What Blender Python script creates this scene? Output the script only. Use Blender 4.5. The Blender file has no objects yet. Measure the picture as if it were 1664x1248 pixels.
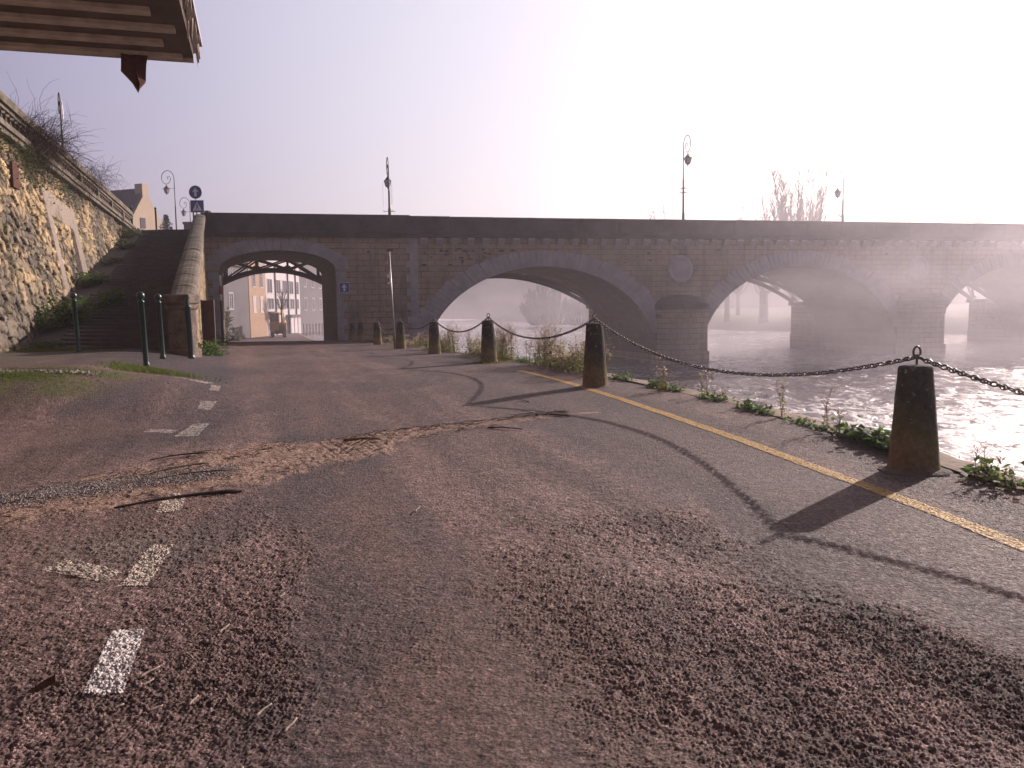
import bpy, bmesh, math, random
import numpy as np
from mathutils import Vector, Matrix
R = math.radians
random.seed(7)
sc = bpy.context.scene
col = sc.collection

# ------------------------------------------------------------------ camera
FPX = 1350.0                                     # focal length in pixels of the 1664 px wide photograph
PITCH = math.atan(124.0 / FPX); ROLL = 0.0155
CAMZ = 1.3
cam_d = bpy.data.cameras.new("camera"); cam = bpy.data.objects.new("camera", cam_d); col.objects.link(cam)
_F = Vector((0, math.cos(PITCH), -math.sin(PITCH))); _R0 = Vector((1, 0, 0)); _U0 = Vector((0, math.sin(PITCH), math.cos(PITCH)))
_R = _R0 * math.cos(ROLL) - _U0 * math.sin(ROLL); _U = _R0 * math.sin(ROLL) + _U0 * math.cos(ROLL)
_m = Matrix((_R, _U, -_F)).transposed().to_4x4(); _m.translation = Vector((0, 0, CAMZ))
cam.matrix_world = _m
cam_d.sensor_width = 36; cam_d.lens = FPX / 1664 * 36; cam_d.clip_start = 0.05; cam_d.clip_end = 2000
sc.camera = cam

# ------------------------------------------------------------------ light
SUN_AZ = R(43); SUN_EL = R(21)                   # azimuth clockwise from +Y
w = bpy.data.worlds.new("World"); sc.world = w; w.use_nodes = True
nt = w.node_tree; nt.nodes.clear()
out = nt.nodes.new('ShaderNodeOutputWorld'); bg = nt.nodes.new('ShaderNodeBackground')
sky = nt.nodes.new('ShaderNodeTexSky'); sky.sky_type = 'NISHITA'; sky.sun_disc = False
sky.sun_elevation = SUN_EL; sky.sun_rotation = SUN_AZ; sky.air_density = 1.0; sky.dust_density = 5.0; sky.ozone_density = 1.0
tint = nt.nodes.new('ShaderNodeMix'); tint.data_type = 'RGBA'; tint.blend_type = 'MULTIPLY'; tint.inputs[0].default_value = 1
tint.inputs[7].default_value = (1.06, 0.885, 1.05, 1)
nt.links.new(sky.outputs[0], tint.inputs[6])
# bright fog round the sun: a broad lavender-white glow that fades with the angle from the sun
tcw = nt.nodes.new('ShaderNodeTexCoord'); dp = nt.nodes.new('ShaderNodeVectorMath'); dp.operation = 'DOT_PRODUCT'; nt.links.new(tcw.outputs['Generated'], dp.inputs[0])
dp.inputs[1].default_value = (math.sin(SUN_AZ) * math.cos(SUN_EL), math.cos(SUN_AZ) * math.cos(SUN_EL), math.sin(SUN_EL))
gr = nt.nodes.new('ShaderNodeValToRGB'); nt.links.new(dp.outputs['Value'], gr.inputs[0]); gr.color_ramp.interpolation = 'B_SPLINE'
stops = [(0.0, (.01, .01, .015)), (.28, (.185, .155, .25)), (.50, (.35, .33, .40)), (.68, (.47, .47, .52)), (.85, (.50, .52, .56)), (1.0, (.40, .42, .50))]
while len(gr.color_ramp.elements) < len(stops): gr.color_ramp.elements.new(.5)
for e, (p_, c_) in zip(gr.color_ramp.elements, stops): e.position = p_; e.color = tuple(x / 2 for x in c_) + (1,)
bg2 = nt.nodes.new('ShaderNodeBackground'); nt.links.new(gr.outputs[0], bg2.inputs[0]); 
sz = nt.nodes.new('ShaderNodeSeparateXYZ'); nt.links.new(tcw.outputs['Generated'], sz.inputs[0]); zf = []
for amt in (1.63, .047):                         # sky dimmed overhead, out of view, to deepen the shadows below
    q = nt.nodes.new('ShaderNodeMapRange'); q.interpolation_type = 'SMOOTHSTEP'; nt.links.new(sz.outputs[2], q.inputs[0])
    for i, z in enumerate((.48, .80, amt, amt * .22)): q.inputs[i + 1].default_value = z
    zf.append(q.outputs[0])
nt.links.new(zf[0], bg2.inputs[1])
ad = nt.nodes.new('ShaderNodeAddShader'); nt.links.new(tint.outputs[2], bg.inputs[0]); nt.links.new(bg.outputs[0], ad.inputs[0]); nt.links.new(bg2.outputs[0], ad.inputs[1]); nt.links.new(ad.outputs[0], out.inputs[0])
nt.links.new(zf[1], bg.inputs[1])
sd = bpy.data.lights.new("sun", 'SUN'); sd.energy = 5.0; sd.angle = R(0.6); sd.color = (1.0, 0.88, 0.82)
so = bpy.data.objects.new("sun", sd); col.objects.link(so)
sun_dir = Vector((math.sin(SUN_AZ) * math.cos(SUN_EL), math.cos(SUN_AZ) * math.cos(SUN_EL), math.sin(SUN_EL)))
so.rotation_euler = sun_dir.to_track_quat('Z', 'Y').to_euler(); so.location = (20, 20, 40)
vs = sc.view_settings; vs.view_transform = 'Standard'; vs.look = 'None'; vs.exposure = 0.42; vs.gamma = 1
cy = sc.cycles; cy.use_denoising = True
cy.max_bounces = 6; cy.diffuse_bounces = 3; cy.glossy_bounces = 3; cy.transparent_max_bounces = 8; cy.volume_bounces = 1
cy.volume_step_rate = 4.0; cy.volume_max_steps = 96
cy.sample_clamp_indirect = 6.0

# ------------------------------------------------------------------ helpers
def link(o, parent=None):
    col.objects.link(o)
    if parent is not None: o.parent = parent
    return o
def tag(o, label=None, cat=None, group=None, kind=None):
    if label: o["label"] = label
    if cat: o["category"] = cat
    if group: o["group"] = group
    if kind: o["kind"] = kind
    return o
def empty(name, loc=(0, 0, 0), rz=0.0, **kw):
    o = bpy.data.objects.new(name, None); o.location = loc; o.rotation_euler = (0, 0, rz); o.empty_display_size = .2
    link(o); return tag(o, **kw)
def copy_tree(o, parent=None):
    c = o.copy(); col.objects.link(c); c.parent = parent
    for ch in [x for x in bpy.data.objects if x.parent == o]: copy_tree(ch, c)
    return c
class MB:
    """collects simple shapes and links them as one mesh object"""
    def __init__(s): s.v = []; s.f = []; s.sm = []
    def add(s, vs_, fs_, smooth=False):
        b = len(s.v); s.v.extend([tuple(p) for p in vs_]); s.f.extend([tuple(i + b for i in f) for f in fs_]); s.sm.extend([smooth] * len(fs_))
    def box(s, c, d, rz=0.0, taper=1.0, top_off=(0, 0)):
        x, y, z = d[0] / 2, d[1] / 2, d[2] / 2; cr, sr = math.cos(rz), math.sin(rz); P = []
        for dz in (-1, 1):
            t = taper if dz > 0 else 1.0; ox, oy = top_off if dz > 0 else (0, 0)
            for a, b in ((-1, -1), (1, -1), (1, 1), (-1, 1)):
                px, py = a * x * t + ox, b * y * t + oy
                P.append((c[0] + px * cr - py * sr, c[1] + px * sr + py * cr, c[2] + dz * z))
        s.add(P, [(3, 2, 1, 0), (4, 5, 6, 7), (0, 1, 5, 4), (1, 2, 6, 5), (2, 3, 7, 6), (3, 0, 4, 7)])
    def b2(s, a, b): s.box([(a[i] + b[i]) / 2 for i in range(3)], [abs(b[i] - a[i]) for i in range(3)])
    def tube(s, pts, r, n=6, cap=True):
        pts = [Vector(p) for p in pts]; m = len(pts)
        if not hasattr(r, '__len__'): r = [r] * m
        P = []; prev = None
        for i, p in enumerate(pts):
            t = (pts[min(i + 1, m - 1)] - pts[max(i - 1, 0)])
            if t.length < 1e-9: t = Vector((0, 0, 1))
            t.normalize()
            if prev is None:
                a = Vector((1, 0, 0)) if abs(t.x) < .8 else Vector((0, 1, 0)); prev = t.cross(a).normalized()
            a = (prev - t * prev.dot(t))
            if a.length < 1e-6: a = t.orthogonal()
            a.normalize(); prev = a; b = t.cross(a)
            for k in range(n):
                q = 2 * math.pi * k / n; P.append(p + (a * math.cos(q) + b * math.sin(q)) * r[i])
        F = [(i * n + k, i * n + (k + 1) % n, (i + 1) * n + (k + 1) % n, (i + 1) * n + k) for i in range(m - 1) for k in range(n)]
        if cap: F += [tuple(range(n - 1, -1, -1)), tuple((m - 1) * n + k for k in range(n))]
        s.add(P, F, n > 4)
    def lathe(s, prof, c=(0, 0, 0), n=20, smooth=True, sy=1.0, a0=0.0, a1=2 * math.pi, jit=0.0):
        P = []; full = abs(a1 - a0 - 2 * math.pi) < 1e-6; m = n if full else n + 1
        for r, z in prof:
            for k in range(m):
                q = a0 + (a1 - a0) * k / n
                rr = r * (1 + (random.uniform(-jit, jit) if jit else 0))
                P.append((c[0] + rr * math.cos(q), c[1] + rr * math.sin(q) * sy, c[2] + z))
        F = [(i * m + k, i * m + (k + 1) % m, (i + 1) * m + (k + 1) % m, (i + 1) * m + k) for i in range(len(prof) - 1) for k in range(n)]
        F += [tuple((len(prof) - 1) * m + k for k in range(m)), tuple(range(m - 1, -1, -1))]
        s.add(P, F[:-2], smooth); s.add([], []); b = len(s.v) - len(P)
        for f in F[-2:]: s.f.append(tuple(i + b for i in f)); s.sm.append(False)
    def prism(s, poly, y0, y1, axis='y'):
        n = len(poly)
        if axis == 'y': P = [(a, y0, b) for a, b in poly] + [(a, y1, b) for a, b in poly]
        elif axis == 'x': P = [(y0, a, b) for a, b in poly] + [(y1, a, b) for a, b in poly]
        else: P = [(a, b, y0) for a, b in poly] + [(a, b, y1) for a, b in poly]
        F = [tuple(range(n)), tuple(range(2 * n - 1, n - 1, -1))] + [(i, i + n, (i + 1) % n + n, (i + 1) % n) for i in range(n)]
        s.add(P, F)
    def build(s, name, m, parent=None, bevel=0.0, fix=True):
        me = bpy.data.meshes.new(name); me.from_pydata(s.v, [], s.f); me.polygons.foreach_set('use_smooth', s.sm)
        if fix:
            bm = bmesh.new(); bm.from_mesh(me); bmesh.ops.recalc_face_normals(bm, faces=bm.faces); bm.to_mesh(me); bm.free()
        me.materials.append(m); o = link(bpy.data.objects.new(name, me), parent)
        if bevel:
            bv = o.modifiers.new('bevel', 'BEVEL'); bv.width = bevel; bv.segments = 2; bv.limit_method = 'ANGLE'
        return o
def grid_mesh(name, X, Y, Z, m, parent=None, colors=None, smooth=True):
    """mesh from 2D arrays (rows, cols)"""
    r, c = X.shape; co = np.stack([X, Y, Z], -1).reshape(-1, 3).astype(np.float32)
    i = np.arange(r * c).reshape(r, c); q = np.stack([i[:-1, :-1], i[:-1, 1:], i[1:, 1:], i[1:, :-1]], -1).reshape(-1, 4)
    me = bpy.data.meshes.new(name); me.vertices.add(len(co)); me.vertices.foreach_set('co', co.ravel())
    n = len(q); me.loops.add(n * 4); me.loops.foreach_set('vertex_index', q.ravel().astype(np.int32))
    me.polygons.add(n); me.polygons.foreach_set('loop_start', np.arange(0, n * 4, 4, dtype=np.int32))
    me.polygons.foreach_set('loop_total', np.full(n, 4, np.int32)); me.polygons.foreach_set('use_smooth', np.full(n, smooth))
    me.update(calc_edges=True)
    if colors is not None:
        a = me.color_attributes.new('Col', 'FLOAT_COLOR', 'POINT')
        cc = np.concatenate([colors.reshape(-1, 3), np.ones((r * c, 1))], 1).astype(np.float32); a.data.foreach_set('color', cc.ravel())
    me.materials.append(m); return link(bpy.data.objects.new(name, me), parent)
def H(ix, iy, s=0):
    h = (ix.astype(np.int64) * 374761393 + iy.astype(np.int64) * 668265263 + s * 1274126177) & 0xffffffff
    h = ((h ^ (h >> 13)) * 1274126177) & 0xffffffff; h = h ^ (h >> 16)
    return (h & 0xffffff) / float(0xffffff)
def vn(x, y, s=0):
    ix, iy = np.floor(x), np.floor(y); fx, fy = x - ix, y - iy; fx = fx * fx * (3 - 2 * fx); fy = fy * fy * (3 - 2 * fy)
    return (H(ix, iy, s) * (1 - fx) + H(ix + 1, iy, s) * fx) * (1 - fy) + (H(ix, iy + 1, s) * (1 - fx) + H(ix + 1, iy + 1, s) * fx) * fy
def fbm(x, y, s=0, o=4):
    t = 0; a = .5; n = 0
    for k in range(o): t = t + a * vn(x * 2 ** k, y * 2 ** k, s + k * 17); n += a; a *= .5
    return t / n
def cells(x, y, s=0, jit=.85):
    """cellular pattern: nearest distance, second nearest, random value of the nearest cell"""
    ix, iy = np.floor(x), np.floor(y); f1 = np.full(x.shape, 9.); f2 = np.full(x.shape, 9.); idv = np.zeros(x.shape)
    for a in (-1, 0, 1):
        for b in (-1, 0, 1):
            cx, cyy = ix + a, iy + b
            px = cx + .5 + (H(cx, cyy, s) - .5) * jit; py = cyy + .5 + (H(cx, cyy, s + 5) - .5) * jit
            d = np.hypot(px - x, py - y); new = d < f1
            f2 = np.where(new, f1, np.minimum(f2, d)); idv = np.where(new, H(cx, cyy, s + 9), idv); f1 = np.where(new, d, f1)
    return f1, f2, idv
def ss(a, b, x):
    t = np.clip((x - a) / (b - a), 0, 1); return t * t * (3 - 2 * t)

# ------------------------------------------------------------------ materials
class N:
    def __init__(s, name, rough=.8, spec=.3):
        s.m = bpy.data.materials.new(name); s.m.use_nodes = True; s.t = s.m.node_tree; s.b = s.t.nodes['Principled BSDF']
        s.b.inputs['Roughness'].default_value = rough; s.b.inputs['Specular IOR Level'].default_value = spec
        s.co = s.t.nodes.new('ShaderNodeTexCoord').outputs['Object']
    def n(s, t, **k):
        o = s.t.nodes.new(t)
        for a, b in k.items(): setattr(o, a, b)
        return o
    def L(s, a, b): s.t.links.new(a, b)
    def map(s, scale=(1, 1, 1), loc=(0, 0, 0), rot=(0, 0, 0), src=None):
        o = s.n('ShaderNodeMapping'); s.L(src or s.co, o.inputs[0]); o.inputs['Scale'].default_value = scale
        o.inputs['Location'].default_value = loc; o.inputs['Rotation'].default_value = rot; return o.outputs[0]
    def noise(s, scale, detail=4, rough=.6, vec=None, dist=0.0):
        o = s.n('ShaderNodeTexNoise'); s.L(vec or s.co, o.inputs['Vector']); o.inputs['Scale'].default_value = scale
        o.inputs['Detail'].default_value = detail; o.inputs['Roughness'].default_value = rough; o.inputs['Distortion'].default_value = dist
        return o.outputs['Fac']
    def ramp(s, fac, stops):
        o = s.n('ShaderNodeValToRGB'); s.L(fac, o.inputs[0]); e = o.color_ramp.elements
        while len(e) < len(stops): e.new(.5)
        for i, (p, c) in enumerate(stops):
            e[i].position = p; e[i].color = (c, c, c, 1) if not hasattr(c, '__len__') else tuple(c) + (1,)
        return o.outputs[0]
    def mix(s, fac, a, b, mode='MIX'):
        o = s.n('ShaderNodeMix', data_type='RGBA', blend_type=mode)
        for i, v in ((0, fac), (6, a), (7, b)):
            if hasattr(v, 'links') or hasattr(v, 'is_linked'): s.L(v, o.inputs[i])
            elif i == 0: o.inputs[0].default_value = v
            else: o.inputs[i].default_value = tuple(v) + (1,)
        return o.outputs[2]
    def math(s, op, a, b=0.0):
        o = s.n('ShaderNodeMath', operation=op)
        for i, v in enumerate((a, b)):
            if hasattr(v, 'is_linked'): s.L(v, o.inputs[i])
            else: o.inputs[i].default_value = v
        return o.outputs[0]
    def color(s, c):
        if hasattr(c, 'is_linked'): s.L(c, s.b.inputs['Base Color'])
        else: s.b.inputs['Base Color'].default_value = tuple(c) + (1,)
        return s
    def bump(s, h, strength=.5, dist=.02):
        o = s.n('ShaderNodeBump'); s.L(h, o.inputs['Height']); o.inputs['Strength'].default_value = strength
        o.inputs['Distance'].default_value = dist
        prev = s.b.inputs['Normal'].links
        if prev: s.L(prev[0].from_socket, o.inputs['Normal'])
        s.L(o.outputs[0], s.b.inputs['Normal']); return s
def simple(name, c1, c2=None, scale=8, rough=.7, spec=.3, metal=0.0, bump=.2, bd=.01):
    n = N(name, rough, spec); n.b.inputs['Metallic'].default_value = metal; c2 = c2 or tuple(x * .7 for x in c1)
    f = n.noise(scale, 6, .65); n.color(n.mix(n.ramp(f, [(.35, 0), (.65, 1)]), c1, c2)); n.bump(n.noise(scale * 4, 4), bump, bd); return n.m

def mat_ground():
    n = N('asphalt_surface', .8, .18)
    a = n.n('ShaderNodeVertexColor', layer_name='Col').outputs[0]
    f = n.noise(90, 3, .7); c = n.mix(.75, a, n.ramp(f, [(.3, .3), (.7, 1.6)]), 'MULTIPLY'); c = n.mix(.6, c, n.ramp(n.noise(34, 4, .75), [(.35, .45), (.65, 1.5)]), 'MULTIPLY'); c = n.mix(.75, c, n.ramp(n.noise(15, 6, .85), [(.38, .45), (.62, 1.55)]), 'MULTIPLY')
    n.color(c); v = n.n('ShaderNodeTexVoronoi'); n.L(n.co, v.inputs['Vector']); v.inputs['Scale'].default_value = 55
    n.bump(v.outputs['Distance'], .7, .016); n.bump(n.noise(22, 6, .85), .8, .035); n.bump(n.noise(220, 2), .35, .004)
    n.L(n.ramp(n.noise(40, 3), [(.3, .6), (.7, .9)]), n.b.inputs['Roughness']); return n.m
def mat_vcol(name, rough=.9, nscale=30, nb=.4, spec=.2, lo=.6, hi=1.35):
    n = N(name, rough, spec); a = n.n('ShaderNodeVertexColor', layer_name='Col').outputs[0]
    n.color(n.mix(1.0, a, n.ramp(n.noise(nscale, 5, .7), [(.3, lo), (.7, hi)]), 'MULTIPLY')); n.bump(n.noise(nscale * 2.2, 5, .7), nb, .015); return n.m
def mat_masonry(name, cols, mortar, bw=.75, bh=.3, ms=.012, stain=(.05, .04, .045), swz='uz', stains=.5, bumpd=.02, offs=.5):
    n = N(name, .88, .2)
    if swz == 'uz': sp = n.n('ShaderNodeSeparateXYZ'); n.L(n.co, sp.inputs[0]); cb = n.n('ShaderNodeCombineXYZ'); n.L(sp.outputs[0], cb.inputs[0]); n.L(sp.outputs[2], cb.inputs[1]); vec = cb.outputs[0]
    elif swz == 'vz': sp = n.n('ShaderNodeSeparateXYZ'); n.L(n.co, sp.inputs[0]); cb = n.n('ShaderNodeCombineXYZ'); n.L(sp.outputs[1], cb.inputs[0]); n.L(sp.outputs[2], cb.inputs[1]); vec = cb.outputs[0]
    else: vec = n.co
    wob = n.noise(1.7, 2); cw = n.n('ShaderNodeVectorMath', operation='ADD'); n.L(vec, cw.inputs[0])
    sc_ = n.n('ShaderNodeVectorMath', operation='SCALE'); nn = n.n('ShaderNodeTexNoise'); n.L(n.co, nn.inputs['Vector']); nn.inputs['Scale'].default_value = 2.5
    n.L(nn.outputs['Color'], sc_.inputs[0]); sc_.inputs['Scale'].default_value = .03; n.L(sc_.outputs[0], cw.inputs[1])
    br = n.n('ShaderNodeTexBrick'); n.L(cw.outputs[0], br.inputs['Vector']); br.inputs['Scale'].default_value = 1
    br.inputs['Brick Width'].default_value = bw; br.inputs['Row Height'].default_value = bh; br.inputs['Mortar Size'].default_value = ms
    br.inputs['Mortar Smooth'].default_value = .3; br.offset = offs; br.inputs['Bias'].default_value = 0
    br.inputs['Color1'].default_value = tuple(cols[0]) + (1,); br.inputs['Color2'].default_value = tuple(cols[1]) + (1,); br.inputs['Mortar'].default_value = tuple(mortar) + (1,)
    c = n.mix(n.ramp(n.noise(.9, 5, .65), [(.35, 0), (.7, .75)]), br.outputs[0], cols[2])
    c = n.mix(n.ramp(n.noise(.45, 6, .7, dist=.4), [(.48, 0), (.68, stains)]), c, stain)
    c = n.mix(n.ramp(n.noise(1.0, 5, .7, n.map((1.6, 1.6, .22))), [(.5, 0), (.7, .55)]), c, stain)
    c = n.mix(n.ramp(n.noise(1.0, 4, .6, n.map((3.1, 3.1, .6), (5, 0, 2))), [(.55, 0), (.75, .4)]), c, (.34, .29, .26))
    c = n.mix(.6, c, n.ramp(n.noise(14, 5, .7), [(.3, .5), (.7, 1.4)]), 'MULTIPLY')
    n.color(c); n.bump(br.outputs['Fac'], -.5, bumpd); n.bump(n.noise(12, 6, .7), .5, .03); return n.m

M = {}
M['ground'] = mat_ground()
M['rubble'] = mat_vcol('rubble_stone', .92, 18, .6)
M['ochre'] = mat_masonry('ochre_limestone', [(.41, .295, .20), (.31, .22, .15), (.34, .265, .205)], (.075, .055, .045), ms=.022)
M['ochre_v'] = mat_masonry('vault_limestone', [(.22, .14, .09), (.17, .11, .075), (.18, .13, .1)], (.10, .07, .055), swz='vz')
M['grey_stone'] = simple('grey_dressed_stone', (.38, .35, .36), (.27, .245, .26), 1.6, .88, .2, bump=.5, bd=.02)
M['dark_stone'] = simple('blackened_stone', (.026, .021, .024), (.065, .053, .058), 1.1, .9, .2, bump=.5, bd=.02)
M['iron'] = simple('dark_iron', (.03, .022, .024), (.06, .035, .03), 6, .55, .4, bump=.2)
M['chain'] = simple('weathered_iron_chain', (.06, .045, .045), (.11, .075, .06), 30, .38, .6, .7, .2, .002)
M['green_metal'] = simple('dark_green_paint', (.012, .035, .033), (.018, .05, .045), 9, .32, .5, bump=.05)
M['wood_dark'] = simple('wet_dark_wood', (.035, .022, .018), (.08, .05, .04), 25, .8, .3)
M['rust'] = simple('rusted_steel', (.10, .035, .022), (.05, .022, .018), 7, .85, .2, bump=.4)
M['white_paint'] = simple('white_enamel', (.75, .73, .74), (.6, .58, .6), 8, .4, .4, bump=.05)
M['blue_paint'] = simple('blue_sign_enamel', (.02, .05, .22), (.03, .06, .25), 5, .35, .5, bump=.02)
M['red_paint'] = simple('red_sign_enamel', (.40, .03, .03), (.3, .03, .03), 5, .4, .5, bump=.02)
M['galv'] = simple('galvanised_steel', (.33, .31, .32), (.25, .23, .25), 12, .45, .5, .6, .1)
M['lamp_glass'] = simple('frosted_lantern_glass', (.50, .44, .46), (.42, .38, .40), 6, .3, .5, bump=.02)
def mat_leaf(name, c1, c2):
    n = N(name, .6, .3); g = n.n('ShaderNodeObjectInfo'); f = n.noise(9, 3); n.color(n.mix(n.ramp(f, [(.3, 0), (.7, 1)]), c1, c2))
    tr = n.n('ShaderNodeBsdfTranslucent'); tr.inputs[0].default_value = tuple(x * 1.6 for x in c1) + (1,); mx = n.n('ShaderNodeMixShader'); mx.inputs[0].default_value = .5
    o = n.t.nodes['Material Output']; n.L(n.b.outputs[0], mx.inputs[1]); n.L(tr.outputs[0], mx.inputs[2]); n.L(mx.outputs[0], o.inputs[0]); return n.m
M['leaf'] = mat_leaf('green_leaves', (.06, .10, .02), (.035, .065, .015))
M['grass'] = mat_leaf('mossy_grass', (.075, .095, .02), (.05, .065, .015))
M['weed_leaf'] = mat_leaf('yellowish_weed_leaves', (.15, .17, .04), (.09, .12, .03))  # weed leaves are paler and yellower than the other greens
M['ivy'] = mat_leaf('dull_ivy_leaves', (.045, .055, .02), (.03, .035, .015))
M['seed'] = mat_leaf('pale_seed_heads', (.44, .35, .27), (.32, .25, .17))
M['drystem'] = mat_leaf('dry_stems', (.20, .13, .07), (.12, .08, .05))
M['drytwig'] = mat_leaf('brown_twigs', (.09, .055, .045), (.055, .035, .03))
M['bark'] = simple('tree_bark', (.09, .07, .07), (.06, .045, .045), 4, .9, .2)
M['fir'] = mat_leaf('fir_needles', (.02, .035, .02), (.015, .025, .015))

# ------------------------------------------------------------------ plan of the place
PY = [-12, 3, 6, 9, 12, 15, 18, 23, 28, 33, 39, 44, 60, 90, 300]
PZ = [0, .0, .03, .11, .165, .17, .15, .06, -.01, -.07, -.15, -.26, -1.45, -1.6, -1.6]
_py = np.linspace(-12, 300, 3121); _pz = np.interp(_py, PY, PZ); _pz = np.convolve(np.pad(_pz, 15, 'edge'), np.ones(31) / 31, 'valid')
def prof(y): return np.interp(y, _py, _pz)
def yellow_x(y): return np.interp(y, [-12, 0, 3, 4.25, 4.9, 5.75, 7.24, 9.6, 12, 14.4, 45, 200], [3.3, 2.95, 2.76, 2.66, 2.57, 2.44, 2.12, 1.53, .96, .3, -9.2, -56])
def edge_x(y): return np.interp(y, [-12, 0, 4, 6.2, 8, 9, 10.7, 12, 14, 18, 45, 60, 300], [5.1, 4.25, 3.72, 3.38, 3.06, 2.84, 2.4, 2.0, 1.45, .3, -8.1, -12.8, -87])
def G(x, y):
    """height of the quay surface"""
    x = np.asarray(x, float); y = np.asarray(y, float)
    s1 = ss(3.2, 6.4, -x - .34 * (y - 12) * (y > 12) - 0.15 * (y - 12) * (y <= 12))
    s2 = ss(8.2, 11.4, y) * (1 - ss(20, 38, y) * .85)
    lip = ss(11.15, 11.3, y + .04 * x) * ss(5.6, 6.2, -x) * .04 * (y < 30)
    return prof(y) + .36 * s1 * s2 + lip + .02 * ss(0, -2, x + .3 * y - 1.0) * (y < 12)
WATER = -1.97
def wall_x(y): return -5.69 - .323 * y           # top line of the retaining wall
def g1(x, y): return float(G(x, y))

# mud tongue across the road: centre line and half width
MUD = np.array([(-4.6, 4.0, .45), (-3.45, 5.05, .45), (-2.75, 5.95, .6), (-2.1, 6.85, .75), (-1.55, 7.4, .5), (-1.05, 8.1, .22), (-.34, 8.55, .13), (.46, 9.12, .10), (.95, 9.25, .03)])
def mud_mask(x, y):
    best = np.full(x.shape, 9.)
    for i in range(len(MUD) - 1):
        a, b = MUD[i], MUD[i + 1]; d = b[:2] - a[:2]; t = np.clip(((x - a[0]) * d[0] + (y - a[1]) * d[1]) / (d @ d), 0, 1)
        dist = np.hypot(x - a[0] - t * d[0], y - a[1] - t * d[1]) / (a[2] + (b[2] - a[2]) * t); best = np.minimum(best, dist)
    return best

# ------------------------------------------------------------------ ground of the quay
def relief(X, Y):
    """small relief of the road surface (stones, ruts, silt) and the masks its colours use"""
    tt = X + .3 * Y
    near = 1 - ss(4.5, 8, Y); nh = 1 - ss(4.0, 7.5, Y)
    wob = (fbm(X * 1.3, Y * .7, 3) - .5) * .5; t2 = tt + wob
    wob2 = (fbm(X * 4, Y * 4, 8) - .5) * .35; t2 = t2 + wob2
    track = ss(.0, .22, t2) * (1 - ss(.9, 1.15, t2))                 # smooth worn wheel track
    track2 = ss(-2.35, -2.1, t2) * (1 - ss(-1.5, -1.2, t2)) * ss(7, 9, Y)
    band = ss(2.45, 2.75, t2) * (1 - ss(4.15, 4.3, X - yellow_x(Y) + 4.17))
    edge = ss(4.17, 4.3, X - yellow_x(Y) + 4.17)
    leftside = 1 - ss(-1.2, -.7, t2)
    streak = fbm(tt * 3.2, Y * .22, 27, 4); coarse = np.clip((1 - track * .62 - track2 * .6 - band * .62 - edge * .3) * (.55 + .9 * streak), 0.2, 1)
    f1, f2, idv = cells(X / .0135, Y / .0135, 1)
    f1b, f2b, idb = cells(X / .0165, Y / .0165, 4)
    g_a = np.clip((f2 - f1) / .45, 0, 1); g_b = np.clip((f2b - f1b) / .45, 0, 1)
    big = ss(.35, .6, fbm(X * 1.1, Y * 1.1, 21))
    patch = ss(.42, .62, fbm(X * .6 + 3, Y * .6, 33, 5))
    sgap = fbm(X * 28, Y * 28, 12, 3)
    h = (.005 * g_a * (.3 + idv)) * (1 - ss(3, 5, Y)) + .0062 * g_b * (.2 + idb) * (.5 + big)
    h = h * coarse * nh + (sgap - .5) * .016 * nh * coarse + (fbm(X * 9, Y * 9, 13, 3) - .5) * .012 * (1 - nh) * (1 - ss(9, 16, Y)) * coarse
    und = (fbm(X * .5, Y * .5, 41) - .5) * .03 * (1 - ss(20, 40, Y)) + (fbm(X * 3, Y * 3, 44) - .5) * .008 * near
    mud = mud_mask(X, Y) + (fbm(X * 6, Y * 6, 51) - .5) * 1.1
    mm = 1 - ss(.65, 1.05, mud)
    rut = (np.sin((X * .9 + Y * .45) * 2 * math.pi / .11) > .55) * ss(-2.0, -1.7, X) * (1 - ss(-1.3, -1.1, X)) * mm
    Z = und + h * (1 - mm * .75) + mm * (1 - .6 * ss(-1.2, -.3, X)) * (.006 + .012 * fbm(X * 7, Y * 7, 61) + .008 * ss(.5, .75, fbm(X * 22, Y * 22, 63))) * (Y < 14) - rut * .004
    return Z, locals()

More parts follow.
